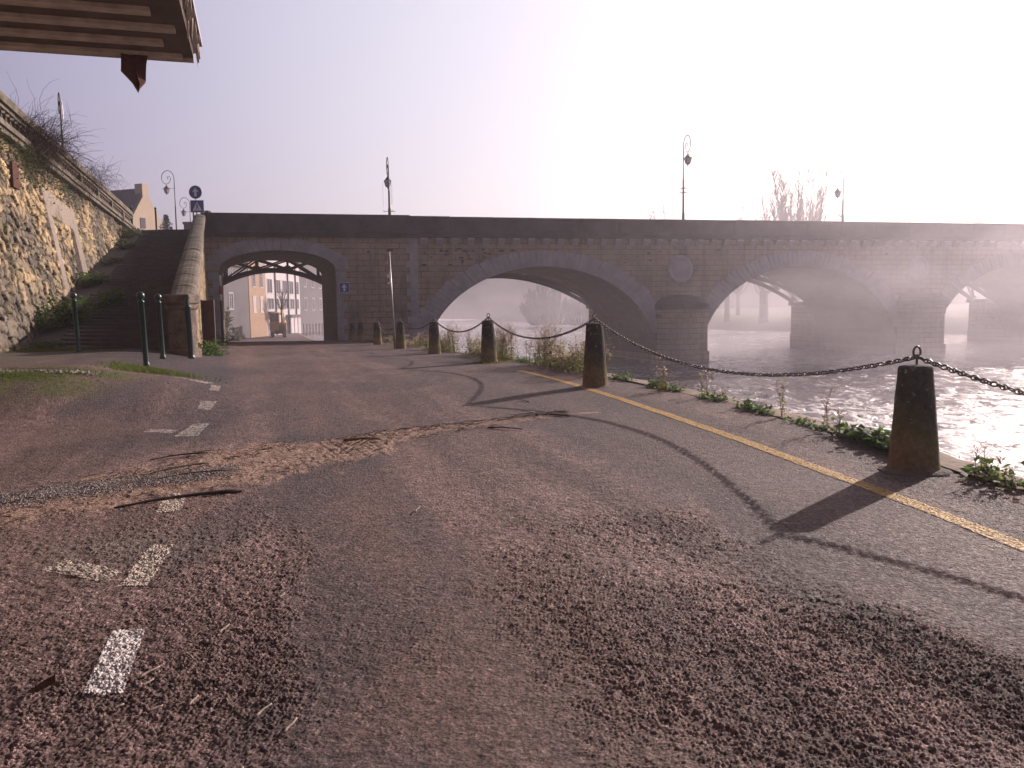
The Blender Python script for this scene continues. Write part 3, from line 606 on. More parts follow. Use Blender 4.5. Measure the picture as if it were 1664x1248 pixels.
# ------------------------------------------------------------------ retaining wall on the left, with balustrade
def build_retaining():
    r = empty('retaining_wall', (0, 0, 0), label='high sunlit rubble retaining wall topped by a stone balustrade', cat='wall')
    yy = np.concatenate([np.arange(-2, 15, .25), np.arange(15, 27, .028), np.arange(27, 45.2, .045)]); zz = np.linspace(-.3, 5.66, 190)
    Y, Z = np.meshgrid(yy, zz, indexing='ij'); X = wall_x(Y) + (5.65 - Z) * .175
    wy = Y + (fbm(Y * 1.4, Z * 1.4, 5) - .5) * .5 + (fbm(Y * 7, Z * 7, 6) - .5) * .12; wz = Z + (fbm(Y * 1.4, Z * 1.4, 15) - .5) * .4 + (fbm(Y * 7, Z * 7, 16) - .5) * .10
    lower = ss(2.6, 1.9, Z)  # larger dressed blocks low down
    row = .24 + .0 * Z
    f1, f2, idv = cells(wy / .33, wz / .19, 3, .8); g1_, g2_, idl = cells(wy / .5, wz / .30, 9, .55)
    pick = fbm(Y * .5, Z * .5, 77) + (2.3 - Z) * .12 > .52
    e1 = np.clip((f2 - f1) / .20, 0, 1); e2 = np.clip((g2_ - g1_) / .13, 0, 1); e = np.where(pick, e2, e1); idc = np.where(pick, idl, idv)
    e = e * e * (3 - 2 * e)
    rough = fbm(Y * 8, Z * 8, 22, 4) - .5
    D = (e - 1) * .09 + (idc - .5) * .09 + rough * .08 + (fbm(Y * 3, Z * 3, 25) - .5) * .10 + (fbm(Y * .6, Z * .6, 29) - .5) * .15
    # plaster door surround: jambs, lintel, blocked opening, dark slit
    s0, s1 = 23.9, 28.3; ztop = 4.95 - (Y - 24) * .05
    inframe = (Y > s0) & (Y < s1) & (Z < ztop)
    jamb = inframe & ((Y < s0 + .55) | (Y > s1 - .95) | (Z > ztop - .75)); slit = inframe & (Y > s1 - 1.5) & (Y < s1 - .95) & (Z < ztop - .75)
    D = np.where(jamb, .07 + rough * .02, D); D = np.where(slit, -.45, D)
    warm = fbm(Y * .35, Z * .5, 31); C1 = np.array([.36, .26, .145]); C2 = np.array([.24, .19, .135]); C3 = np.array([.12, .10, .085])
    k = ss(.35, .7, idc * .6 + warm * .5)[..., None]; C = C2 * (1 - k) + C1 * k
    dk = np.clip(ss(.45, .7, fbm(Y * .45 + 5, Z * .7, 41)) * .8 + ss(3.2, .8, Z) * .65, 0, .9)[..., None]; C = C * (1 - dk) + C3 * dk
    C = C * (.15 + .85 * e[..., None]) * (.65 + .7 * idc[..., None]) ; C = np.where(jamb[..., None], np.array([.25, .20, .165]) * (.8 + .4 * warm[..., None]), C)  # dark stone joints, with crevice shade painted into the colour as well
    lich = (ss(.60, .75, fbm(Y * 2.2, Z * 2.2, 91)) * .6)[..., None]; C = C * (1 - lich) + np.array([.09, .08, .04]) * lich
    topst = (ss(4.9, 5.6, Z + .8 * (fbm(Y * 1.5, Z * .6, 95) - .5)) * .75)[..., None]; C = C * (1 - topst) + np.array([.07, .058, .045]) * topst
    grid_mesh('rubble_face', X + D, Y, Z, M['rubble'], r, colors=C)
    d = Vector((-.323, 1, 0)).normalized(); rz = math.atan2(-.323, 1)  # direction along the wall
    def along(name, x0, x1, z0, z1, ya, yb, m, step=1.25, par=r):
        mb = MB(); y = ya
        while y < yb - .05:
            y2 = min(y + step, yb) - .012; jx = random.uniform(-.012, .012); jz = random.uniform(-.008, .008)
            P = [(wall_x(q) + xx + jx, q, zq + jz) for q in (y, y2) for xx, zq in ((x0, z0), (x1, z0), (x1, z1), (x0, z1))]
            mb.add(P, [(0, 1, 2, 3), (7, 6, 5, 4), (0, 4, 5, 1), (1, 5, 6, 2), (2, 6, 7, 3), (3, 7, 4, 0)]); y += step
        return mb.build(name, m, par, .012)
    cs = M['mossy_stone']
    along('ledge', -.5, .20, 5.66, 5.79, -2, 45.1, cs); along('ledge', -.5, .26, 5.79, 5.93, -2, 45.1, cs)
    along('coping', -.28, .16, 6.46, 6.68, -2, 45.1, cs, 1.6); along('coping', -.22, .08, 6.36, 6.46, -2, 45.1, cs, 3)
    src = None
    for i in range(80):
        y = 13.0 + i * .405
        if y > 44.8: break
        if i % 9 == 8:
            mb = MB(); mb.box((wall_x(y) - .06, y, 6.145), (.30, .34, .43), rz * -1); mb.build('balustrade_post', cs, r, .01); continue
        if src is None:
            mb = MB(); mb.box((0, 0, .03), (.17, .17, .06)); mb.lathe([(.05, .06), (.075, .10), (.085, .15), (.07, .21), (.045, .28), (.042, .33), (.06, .365)], n=10); mb.box((0, 0, .395), (.16, .16, .07)); src = mb.build('baluster', cs, r); b = src
        else: b = src.copy(); col.objects.link(b)
        b.location = (wall_x(y) - .06, y, 5.93)
    # wall returns at both ends and a solid back
    mb = MB(); mb.add([(wall_x(45.15) - .5, 45.15, -.3), (wall_x(45.15) + 1.05, 45.15, -.3), (wall_x(45.15), 45.15, 5.66), (wall_x(45.15) - .5, 45.15, 5.66)], [(0, 1, 2, 3)]); mb.build('end_face', cs, r)
    # rusty grate in the wall
    mb = MB(); yg = 21.0; x = wall_x(yg) + .14 + .06
    mb.box((x + .03, yg, 4.75), (.06, .62, .62), -rz * 0 + .31); mb.build('iron_hatch', M['rust'], r, .01)
M['mossy_stone'] = (lambda n: (n.color(n.mix(n.ramp(n.noise(2.5, 6, .7), [(.4, 0), (.62, .9)]), n.mix(n.ramp(n.noise(1.1, 4), [(.4, 0), (.6, 1)]), (.21, .17, .145), (.135, .11, .095)), (.065, .06, .03))), n.bump(n.noise(9, 6, .7), .7, .03), n.m)[-1])(N('mossy_limestone', .92, .15))
build_retaining()

# ------------------------------------------------------------------ stepped ramp and its parapet wall
def ramp_in(y): return -7.07 - .347 * (y - 17.3)     # inner face of the parapet
def ramp_z(y): return .5 + (y - 18.3) * 4.93 / 24.3
def build_ramp():
    mb = MB(); n = 61; g = 24.3 / n; rise = 4.93 / n
    for i in range(n):
        y = 18.3 + i * g; z = .5 + (i + 1) * rise; tilt = random.uniform(-.008, .008)
        xa, xb = wall_x(y) - .3, ramp_in(y) + .05; xm = xb - 2.7
        mb.add([(xm, y, z - rise - .05), (xb, y, z - rise - .05), (xb, y, z + tilt), (xm, y, z - tilt), (xb - .347 * g, y + g, z - .018), (xm - .347 * g, y + g, z - .018)], [(0, 1, 2, 3), (3, 2, 4, 5)])
        y0 = y - .0
    # stone kerb of every step stands slightly proud and pale
    # plain sloped strip against the wall
    P = []; m = 40
    for i in range(m + 1):
        y = 17.9 + 24.7 * i / m; z = ramp_z(y) + .05 if y > 18.3 else .53
        for xx in (wall_x(y) - .4, wall_x(y) + 1.0, ramp_in(y) - 2.6, ramp_in(y) + .1): P.append((xx, y, z - (.0 if xx < ramp_in(y) - 2 else .12)))
    mb.add(P, [(4 * i + k, 4 * i + k + 1, 4 * i + k + 5, 4 * i + k + 4) for i in range(m) for k in range(3)])
    o = mb.build('stepped_ramp', M['step_stone'], None, fix=False); tag(o, 'shaded cobbled ramp of shallow steps climbing to the bridge street', 'ramp')
M['step_stone'] = simple('worn_dark_steps', (.095, .082, .085), (.06, .052, .056), 3, .8, .3, bump=.6, bd=.03)
build_ramp()
def build_ramp_wall():
    r = empty('ramp_wall', (0, 0, 0), label='sloping stone parapet wall rising beside the steps to the bridge', cat='wall')
    def sect(y):
        xi = ramp_in(y); top = 1.62 + (y - 17.7) * (6.12 - 1.62) / (41.6 - 17.7)
        return xi, top
    ys = np.concatenate([np.arange(17.75, 41.9, .06)]); 
    # outer face: rubble at the foot, dressed courses above
    zt = np.linspace(0, 1, 70); Yg = np.repeat(ys[:, None], 70, 1); top = (1.62 + (Yg - 17.7) * 4.5 / 23.9) - .16
    Zb = -.35; Z = Zb + (top - Zb) * zt[None]
    dist = top - Z
    f1, f2, idr = cells(Yg / .34 + .1 * np.sin(Z * 9), Z / .2, 5); er = np.clip((f2 - f1) / .25, 0, 1)
    rowh = .36; ri = np.floor(dist / rowh); fr = dist / rowh - ri; bx = Yg / .95 + (ri % 2) * .5; bi = np.floor(bx); fx = bx - bi
    ed = np.clip(np.minimum(np.minimum(fr, 1 - fr) / .07, np.minimum(fx, 1 - fx) / .03), 0, 1); idd = H(ri, bi, 4)
    dressed = dist < 1.08; e = np.where(dressed, ed, er); idc = np.where(dressed, idd, idr)
    off = np.where(dressed, .04, 0) + (e - 1) * .05 + (idc - .5) * .03 + (fbm(Yg * 7, Z * 7, 3) - .5) * .04
    X = ramp_in(Yg) + .42 + off - .05 + .03 * np.clip(dist - 1, 0, 6)
    C = np.where(dressed[..., None], np.array([.26, .20, .165]), np.array([.30, .21, .13])) * (.55 + .6 * idc[..., None]) * (.4 + .6 * e[..., None])
    moss = (ss(.5, .7, fbm(Yg * .8, Z * .9, 37)) * .6)[..., None]; C = C * (1 - moss) + np.array([.08, .075, .03]) * moss
    grid_mesh('outer_face', X, Yg, Z, M['rubble'], r, colors=C)
    mb = MB(); P = []
    for y in ys[::8]: xi, t = sect(y); P += [(xi, y, -.3), (xi, y, t - .1)]
    mb.add(P, [(2 * i, 2 * i + 1, 2 * i + 3, 2 * i + 2) for i in range(len(P) // 2 - 1)]); mb.build('inner_face', M['grey_stone'], r, fix=False)
    # rounded coping made of long blocks
    mb = MB(); y = 17.6
    while y < 41.6:
        y2 = min(y + .92, 41.75) - .012; jz = random.uniform(-.012, .012); P = []
        for q in (y, y2):
            xi, t = sect(q)
            for k in range(9):
                a = math.pi * k / 8; P.append((xi + .21 - .30 * math.cos(a), q, t - .17 + jz + .17 * math.sin(a) ** .6))
            P.append((xi + .50, q, t - .27 + jz)); P.append((xi - .08, q, t - .27 + jz))
        mb.add(P, [(k, (k + 1) % 11, (k + 1) % 11 + 11, k + 11) for k in range(11)] + [tuple(range(10, -1, -1)), tuple(range(11, 22))]); y += .92
    mb.build('coping', M['mossy_stone'], r, .015)
    mb = MB(); mb.box((-6.86, 17.4, .95), (.44, .5, 1.15)); mb.box((-6.86, 17.4, 1.58), (.56, .62, .20)); mb.box((-6.86, 17.4, .42), (.56, .6, .26)); mb.box((-6.86, 17.4, 1.42), (.5, .56, .12)); mb.build('end_pillar', M['pillar_stone'], r, .04)
    mb = MB(); mb.box((-15.62, 43.4, 5.85), (.42, .42, 1.3)); mb.build('head_pillar', M['dark_stone'], r, .02)
M['pillar_stone'] = simple('flaking_limestone', (.20, .15, .12), (.09, .065, .055), 3.5, .9, .2, bump=.8, bd=.05)
build_ramp_wall()

# upper street behind the wall and the ramp
def build_street():
    mb = MB()
    P = [(-75, -8), (wall_x(-8) - .45, -8), (wall_x(45.1) - .45, 45.1), (-19.6, 43), (-15.6, 42.6), (-15.9, 46), (-24, 60), (-46, 110), (-80, 200), (-150, 200), (-150, -8)]
    def z(p): return 5.47 + max(0, p[1] - 44) * .022
    n = len(P); V = [(p[0], p[1], z(p)) for p in P] + [(p[0], p[1], -2) for p in P]
    mb.add(V, [tuple(range(n))] + [(i, i + n, (i + 1) % n + n, (i + 1) % n) for i in range(n)])
    bm_o = mb.build('upper_street', M['street'], None); tag(bm_o, 'upper street level with the bridge deck', kind='structure')
M['street'] = simple('street_asphalt', (.16, .14, .145), (.12, .105, .11), 2, .85, .2)
build_street()
mb = MB(); mb.b2((-22.2, 46.9, 5.5), (-17.2, 47.2, 5.93)); mb.b2((-22.45, 46.8, 5.5), (-22.15, 47.3, 6.22)); mb.b2((-17.2, 46.95, 5.5), (-12.5, 47.15, 5.93))
tag(mb.build('low_wall', M['dark_stone'], None, .02), 'low dark stone kerb wall across the top of the stepped ramp', 'wall')

def hill():
    path = np.array([(-190, 262), (-60, 262), (0, 222), (45, 178), (80, 140), (112, 95), (140, 40), (150, -30)], float); t = np.linspace(0, len(path) - 1, 240)
    px = np.interp(t, range(len(path)), path[:, 0]); py = np.interp(t, range(len(path)), path[:, 1]); k = np.linspace(0, 1, 26)
    dx = np.gradient(px); dy = np.gradient(py); L_ = np.hypot(dx, dy); nx, ny = -dy / L_, dx / L_
    px = np.clip(px, -160, 155); X = px[:, None] + nx[:, None] * 22 * k[None]; Y = py[:, None] + ny[:, None] * 22 * k[None]
    h = 9.5 + 4.5 * fbm(t * 2.2, t * 0, 3)[:, None] + 2.5 * fbm(t * 11, t * 0, 4)[:, None]
    Z = -1.6 + h * np.sin(math.pi * np.clip(k, 0, .98))[None] ** .55 * (1 + .18 * (fbm(X * .35, Y * .35, 7) - .5)); C = np.ones(X.shape + (3,)) * np.array([.05, .045, .045]) * (.5 + fbm(X * .5, Y * .5, 9))[..., None]
    tag(grid_mesh('wooded_hill', X + (fbm(X * .5, Z * .6 + Y, 12) - .5) * 3, Y, Z, M['rubble'], colors=C), 'low wooded slope closing the valley in the mist', kind='structure')
hill()

# ------------------------------------------------------------------ bollards and chains
def mat_bollard():
    n = N('lichened_bollard_concrete', .9, .2); sp = n.n('ShaderNodeSeparateXYZ'); n.L(n.co, sp.inputs[0])
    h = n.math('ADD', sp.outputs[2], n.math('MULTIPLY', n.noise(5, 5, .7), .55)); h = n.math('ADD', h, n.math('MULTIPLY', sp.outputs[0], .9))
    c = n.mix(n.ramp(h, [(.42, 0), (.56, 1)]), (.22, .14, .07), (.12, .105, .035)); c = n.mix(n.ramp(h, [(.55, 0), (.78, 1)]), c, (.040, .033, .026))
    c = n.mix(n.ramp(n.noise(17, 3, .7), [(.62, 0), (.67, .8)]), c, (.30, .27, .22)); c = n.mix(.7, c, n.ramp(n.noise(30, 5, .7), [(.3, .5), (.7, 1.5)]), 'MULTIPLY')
    n.color(c); n.bump(n.noise(16, 6, .7), .8, .03); return n.m
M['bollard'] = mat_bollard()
BOL = [(4.25, .55, .80, 'squat stone bollard just outside the frame at the near end of the chain'),
       (3.03, 6.2, .79, 'nearest and largest mossy concrete bollard casting a wide shadow on the yellow line'),
       (1.195, 11.9, .91, 'dark bollard with white lichen spots at the bend of the yellow line'),
       (-.476, 17.6, .90, 'dark bollard standing between the two tallest clumps of flowering weeds'),
       (-2.13, 23.0, .90, 'dark bollard in front of the arch springing with weeds around its foot'),
       (-3.68, 27.6, .90, 'dark bollard beside the foot of the leaning traffic sign pole'),
       (-5.27, 32.8, .88, 'grey streaked bollard in front of the abutment wall, first one left of the sign pole'),
       (-6.98, 38.6, .88, 'small bollard near the tunnel, second one left of the sign pole'),
       (-8.05, 42.2, .88, 'farthest dark bollard right beside the tunnel mouth')]
EYES = []
for i, (x, y, h, lab) in enumerate(BOL):
    z0 = g1(x, y) - .04; h += .04; random.seed(i)
    b = empty('bollard', (x, y, z0), label=lab, cat='bollard', group='stone bollards along the quay')
    s = h / .83; mb = MB(); prof_ = [(.20, 0), (.186, .03), (.178, .10), (.165, .25), (.152, .42), (.139, .58), (.126, .73), (.121, .80), (.113, .818), (.07, .826), (.001, .829)]
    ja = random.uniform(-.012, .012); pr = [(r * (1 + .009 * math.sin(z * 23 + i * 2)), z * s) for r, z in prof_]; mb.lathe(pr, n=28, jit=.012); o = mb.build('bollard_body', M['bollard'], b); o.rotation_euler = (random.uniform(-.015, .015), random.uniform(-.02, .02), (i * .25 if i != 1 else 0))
    if i == 1 or i == 2:
        mb = MB(); mb.lathe([(.30, 0), (.27, .035), (.20, .05), (.01, .052)], n=18, jit=.08); mb.build('mortar_footing', M['pillar_stone'], b)
    mb = MB(); er = .030; cz = .832 * s + .10
    pts = [(0, 0, .80 * s)] + [(er * 1.05 * math.sin(q), 0, cz - .02 - er * 1.4 * math.cos(q) + .01) for q in [2 * math.pi * k / 16 for k in range(17)]]
    mb.tube(pts, .0085, 8); e = mb.build('ring_eye', M['chain'], b)
    d = (BOL[max(i - 1, 0)][0] - BOL[min(i + 1, 8)][0], BOL[max(i - 1, 0)][1] - BOL[min(i + 1, 8)][1]); e.rotation_euler.z = .25
    EYES.append(Vector((x, y, z0 + cz - .045)))
def chain(a, b, sag, label, pitch=.047):
    L = (b - a).length; n = 200; pts = [a.lerp(b, k / n) - Vector((0, 0, 4 * sag * (k / n) * (1 - k / n))) for k in range(n + 1)]
    acc = [0]; 
    for k in range(n): acc.append(acc[-1] + (pts[k + 1] - pts[k]).length)
    cnt = int(acc[-1] / pitch); mb = MB(); far = a.y > 14
    nu, nv = (8, 4) if far else (14, 6)
    for j in range(cnt):
        s_ = (j + .5) * acc[-1] / cnt; k = min(np.searchsorted(acc, s_), n); k = max(1, int(k)); c = pts[k]; t = (pts[k] - pts[k - 1]).normalized()
        side = t.cross(Vector((0, 0, 1))).normalized(); up = side.cross(t); ang = math.pi / 4 + (j % 2) * math.pi / 2 + random.uniform(-.15, .15)
        w1 = side * math.cos(ang) + up * math.sin(ang); w2 = t.cross(w1); P = []; rl, rw, rr = .031, .0175, .0066
        for p in range(nu):
            q = 2 * math.pi * p / nu; cc, sn = math.cos(q), math.sin(q); ctr = c + t * (rl * cc) + w1 * (rw * sn); nrm = (t * cc + w1 * sn).normalized()
            for v in range(nv): g = 2 * math.pi * v / nv; P.append(ctr + (nrm * math.cos(g) + w2 * math.sin(g)) * rr)
        mb.add(P, [(p * nv + v, ((p + 1) % nu) * nv + v, ((p + 1) % nu) * nv + (v + 1) % nv, p * nv + (v + 1) % nv) for p in range(nu) for v in range(nv)], True)
    o = mb.build('chain', M['chain'], None, fix=False); tag(o, label, 'chain', 'iron chains slung between the bollards'); return o
CL = ['iron chain running out of the frame to the right of the nearest bollard', 'long sagging iron chain between the nearest bollard and the next one', 'iron chain hanging in front of the first river arch water',
      'iron chain above the middle clump of weeds', 'short iron chain in front of the arch springing', 'pale iron chain just right of the sign pole foot', 'small chain left of the sign pole foot', 'tiny chain at the far end of the row near the tunnel']
for i, sg in enumerate((.30, .40, .36, .33, .28, .36, .30, .4)):
    if i < 6: chain(EYES[i] if i else EYES[0], EYES[i + 1], sg, CL[i])
# the two farthest chains hang loose from one side
chain(EYES[6], EYES[6] + Vector((.45, -.8, -.5)), .12, 'loose end of chain hanging from the grey streaked bollard')
chain(EYES[7], EYES[7] + Vector((.25, -.9, -.45)), .10, 'loose end of chain hanging from the small bollard near the tunnel')

# ------------------------------------------------------------------ green posts
def post(x, y, h, label, ball=True, r=.042, lean=0.0, z=None, m='green_metal', name='bollard_post'):
    z0 = (g1(x, y) if z is None else z) - .05; p = empty(name, (x, y, z0), label=label, cat='post', group='slim dark green posts'); p.rotation_euler = (0, lean, 0); h += .05
    mb = MB(); mb.lathe([(r * 1.25, 0), (r * 1.25, .09), (r * 1.05, .11), (r, .14), (r, h - .17), (r * 1.2, h - .165), (r * 1.2, h - .14), (r * .8, h - .13), (r * .75, h - (.10 if ball else .0))], n=14); mb.build('shaft', M[m], p)
    if ball: mb = MB(); mb.lathe([(.001, -.065), (.035, -.055), (.058, -.028), (.064, 0), (.058, .028), (.035, .055), (.001, .065)], c=(0, 0, h - .055), n=14); mb.build('finial', M[m], p)
    return p
post(-5.81, 13.2, 1.18, 'nearest green post with ball top standing in the grass tuft', lean=-.03)
post(-8.49, 16.3, 1.16, 'left green post with ball top in front of the shaded ramp bushes', lean=-.03)
post(-6.38, 15.2, 1.18, 'green post with ball top right behind the nearest one', lean=-.03)
post(-6.36, 16.5, 1.18, 'plain green post without ball beside the stone pillar', False, .055, -.03)
post(-18.2, 43.4, 1.25, 'small dark post at the top of the stepped ramp', True, .045, 0, 5.47)
post(-20.7, 46.2, 1.75, 'taller dark post near the fir tree above the ramp', False, .06, 0, 5.5)

# ------------------------------------------------------------------ signs
def arrow_poly(s): return [(-.09 * s, -.34 * s), (.09 * s, -.34 * s), (.09 * s, .02 * s), (.25 * s, .02 * s), (0, .36 * s), (-.25 * s, .02 * s), (-.09 * s, .02 * s)]
def plate_arrow(parent, s, rz=0):
    mb = MB(); mb.prism([(-.09 * s, -.34 * s), (.09 * s, -.34 * s), (.09 * s, .03 * s), (-.09 * s, .03 * s)], -.022, -.016); mb.prism([(-.25 * s, .02 * s), (.25 * s, .02 * s), (0, .36 * s)], -.0225, -.0165); return mb.build('arrow', M['white_paint'], parent)
p = uvw(-8.93, -.10, 2.47); s_ = empty('one_way_sign', p, ALPHA, label='square blue sign with white upward arrow on the bridge wall', cat='sign')
mb = MB(); mb.b2((-.27, -.01, -.27), (.27, .02, .27)); mb.build('sign_plate', M['white_paint'], s_, .01); mb = MB(); mb.b2((-.245, -.014, -.245), (.245, -.005, .245)); mb.build('blue_field', M['blue_paint'], s_); plate_arrow(s_, .55)
mb = MB(); mb.b2((-.03, .02, -.2), (.03, .10, .2)); mb.build('bracket', M['galv'], s_)
# double sign above the head of the ramp
s_ = empty('traffic_sign', (-15.95, 43.0, 5.45), .1, label='round blue arrow sign above a square pedestrian crossing sign at the top of the ramp', cat='sign')
mb = MB(); mb.tube([(0, .05, 0), (0, .05, 2.22)], .03, 10); mb.build('pole', M['galv'], s_)
mb = MB(); mb.tube([(-.18, .09, 0), (-.18, .09, 1.1)], .035, 8); mb.build('back_pole', M['dark_stone'], s_)
rd = empty('round_plate', (0, 0, 1.95)); rd.parent = s_; rd.rotation_euler.z = -.12
mb = MB(); n = 32; mb.prism([(.335 * math.cos(2 * math.pi * k / n), .335 * math.sin(2 * math.pi * k / n)) for k in range(n)], -.012, .012); mb.build('rim', M['galv'], rd)
mb = MB(); mb.prism([(.31 * math.cos(2 * math.pi * k / n), .31 * math.sin(2 * math.pi * k / n)) for k in range(n)], -.015, -.002); mb.build('blue_field', M['blue_paint'], rd); plate_arrow(rd, .62)
sq = empty('square_plate', (.05, 0, 1.24)); sq.parent = s_
mb = MB(); mb.b2((-.34, -.01, -.31), (.34, .012, .31)); mb.build('rim', M['white_paint'], sq, .01); mb = MB(); mb.b2((-.32, -.014, -.29), (.32, -.004, .29)); mb.build('blue_field', M['blue_paint'], sq)
mb = MB(); mb.prism([(-.24, -.22), (.24, -.22), (0, .23)], -.02, -.015); mb.build('white_triangle', M['white_paint'], sq)
mb = MB(); mb.lathe([(.03, -.003), (.03, .003)], n=10); 
mb = MB(); mb.prism([(-.025, .07), (.025, .07), (.03, .12), (0, .15), (-.03, .12)], -.024, -.0205); mb.prism([(-.04, .06), (.04, .06), (.03, -.05), (-.03, -.05)], -.0242, -.0207); mb.prism([(-.03, -.055), (.0, -.055), (-.06, -.17), (-.09, -.17)], -.0241, -.0206); mb.prism([(.0, -.055), (.03, -.055), (.09, -.17), (.06, -.17)], -.0243, -.0208)
mb.build('walking_figure', M['iron'], sq)
# leaning pole with a round sign seen edge-on
s_ = empty('no_entry_sign', (-3.92, 28.0, g1(-3.9, 28) - .05), 0, label='leaning galvanised pole with a round sign seen edge-on above a small plate', cat='sign'); s_.rotation_euler = (0, -.035, 0)
mb = MB(); mb.tube([(0, 0, 0), (0, 0, 3.28)], .032, 10); mb.build('pole', M['galv'], s_)
rd = empty('round_plate', (-.05, -.04, 2.93)); rd.parent = s_; rd.rotation_euler.z = R(-79)
mb = MB(); mb.prism([(.33 * math.cos(2 * math.pi * k / n), .33 * math.sin(2 * math.pi * k / n)) for k in range(n)], -.012, .012); mb.build('rim', M['galv'], rd)
mb = MB(); mb.prism([(.31 * math.cos(2 * math.pi * k / n), .31 * math.sin(2 * math.pi * k / n)) for k in range(n)], -.016, -.005); mb.build('red_field', M['red_paint'], rd); mb = MB(); mb.b2((-.22, -.022, -.05), (.22, -.0165, .05)); mb.build('white_bar', M['white_paint'], rd)
sp_ = empty('small_plate', (-.06, -.04, 2.38)); sp_.parent = s_; sp_.rotation_euler.z = R(-70); mb = MB(); mb.b2((-.2, -.01, -.17), (.2, .01, .17)); mb.build('plate', M['white_paint'], sp_, .008); mb = MB(); mb.b2((-.14, -.013, -.10), (.14, -.0105, .04)); mb.build('dark_field', M['iron'], sp_)
# gauge pole at the tunnel
s_ = empty('marker_pole', (-14.22, 41.0, g1(-14.2, 41)), label='dark pole with white and red top bands at the left edge of the tunnel', cat='pole')
mb = MB(); mb.tube([(0, 0, 0), (0, 0, 3.3)], .055, 10); mb.build('pole', M['iron'], s_)
for z0, z1, m in ((2.75, 3.28, 'white_paint'), (2.35, 2.75, 'red_paint'), (2.05, 2.35, 'white_paint')):
    mb = MB(); mb.tube([(0, 0, z0), (0, 0, z1)], .062, 10); mb.build('band', M[m], s_)
# rusty panel
o = empty('rusty_panel', (-9.44, 26.0, g1(-9.4, 26)), .05, label='upright rusty steel panel leaning at the foot of the ramp wall', cat='panel')
mb = MB(); mb.b2((-.19, -.02, 0), (.19, .02, 1.5)); mb.build('sheet', M['rust'], o, .01); mb = MB(); mb.b2((-.2, -.035, 0), (-.165, .035, 1.52)); mb.build('frame', M['iron'], o)
mb = MB(); mb.b2((.165, -.035, 0), (.2, .035, 1.52)); mb.build('frame', M['iron'], o)

# ------------------------------------------------------------------ street lamps
def lamp(loc, rz, ztop, zbase, label, scale=1.0, lantern=True, baskets=0, loops=False):
    r = empty('street_lamp', (loc[0], loc[1], zbase), rz, label=label, cat='street lamp', group='wrought iron street lamps'); H_ = ztop - zbase
    s = scale; cx = .50 * s; zt = H_ - .62 * s
    mb = MB(); mb.lathe([(.13, 0), (.13, .35), (.10, .40), (.085, .45), (.075, 1.2), (.085, 1.25), (.06, 1.3), (.05, zt * .6), (.055, zt * .62), (.04, zt * .64), (.028, zt)], n=12); mb.build('pole', M['iron'], r)
    pts = []; 
    for k in range(25): q = math.pi * (0 + k / 24); pts.append((-cx + cx * math.cos(q), 0, zt + .62 * s * math.sin(q)))
    x0 = -cx * 2
    for k in range(1, 14): q = math.pi * k / 13; pts.append((x0 + .0 + .36 * s * (1 - math.cos(q)), 0, zt - .52 * s * math.sin(q) * (.9)))
    e = pts[-1]
    for k in range(1, 22): q = 2.0 * math.pi * k / 21 * .85; rr = .17 * s * (1 - k / 26); pts.append((e[0] - .17 * s + rr * math.cos(q), 0, e[2] + rr * 1.1 * math.sin(q)))
    mb = MB(); mb.tube(pts, [.027 * s] * 25 + [.022 * s] * (len(pts) - 25), 6); mb.build('scroll', M['iron'], r)
    lx = -cx * 2 + .36 * s; lz = zt - .47 * s
    if loops:
        mb = MB(); mb.tube([(-.05, .0, zt + .3), (-.25, .1, zt), (-.2, .1, zt - .6), (0, 0, zt - .95)], .02, 5); mb.tube([(0, 0, zt - .2), (-.18, 0, zt - .4), (-.1, 0, zt - .9)], .02, 5); mb.build('bracket', M['galv'], r)
    if lantern:
        ln = empty('lantern', (lx, 0, lz)); ln.parent = r
        mb = MB(); mb.tube([(0, 0, 0), (0, 0, -.18 * s)], .018, 6); mb.lathe([(.03, -.10 * s), (.06, -.13 * s), (.03, -.16 * s), (.08, -.19 * s), (.11, -.22 * s), (.20 * s, -.33 * s), (.27 * s, -.36 * s), (.26 * s, -.38 * s), (.01, -.381 * s)], n=6, smooth=False); mb.build('lantern_roof', M['iron'], ln)
        mb = MB(); mb.lathe([(.235 * s, -.385 * s), (.14 * s, -.72 * s)], n=6, smooth=False); mb.build('glass', M['lamp_glass'], ln)
        mb = MB()
        for k in range(6):
            q = 2 * math.pi * k / 6; mb.tube([(.24 * s * math.cos(q), .24 * s * math.sin(q), -.385 * s), (.145 * s * math.cos(q), .145 * s * math.sin(q), -.72 * s)], .012, 4)
        mb.lathe([(.15 * s, -.72 * s), (.16 * s, -.75 * s), (.05 * s, -.78 * s), (.03 * s, -.86 * s), (.001, -.90 * s)], n=8); mb.tube([(-.33 * s, 0, -.37 * s), (.34 * s, 0, -.37 * s)], .014, 4); mb.build('lantern_frame', M['iron'], ln)
        mb = MB(); mb.tube([(lx + .2 * s, 0, lz - .37 * s), (0, 0, lz - .37 * s)], .012, 4); mb.build('stay_bar', M['iron'], r)
    if baskets:
        mb = MB()
        for z in (zt - 2.35, zt - 2.6): mb.tube([(-.3, 0, z), (.3, 0, z)], .014, 4); mb.tube([(0, -.3, z), (0, .3, z)], .014, 4)
        mb.build('flower_bracket', M['iron'], r)
        mb = MB()
        for dx, dy in ((-.3, .2), (-.1, -.25), (.15, .2)):
            x = lx + dx; mb.tube([(x, dy, lz - .4), (x + .01, dy, lz - 1.5 - random.random() * .3)], .008, 4); mb.lathe([(.001, 0), (.03, .02), (.03, .05), (.001, .07)], c=(x + .01, dy, lz - 1.9), n=6)
        mb.build('pendant_wires', M['galv'], r)
    return r
V_ANG = math.atan2(-.97, .25)
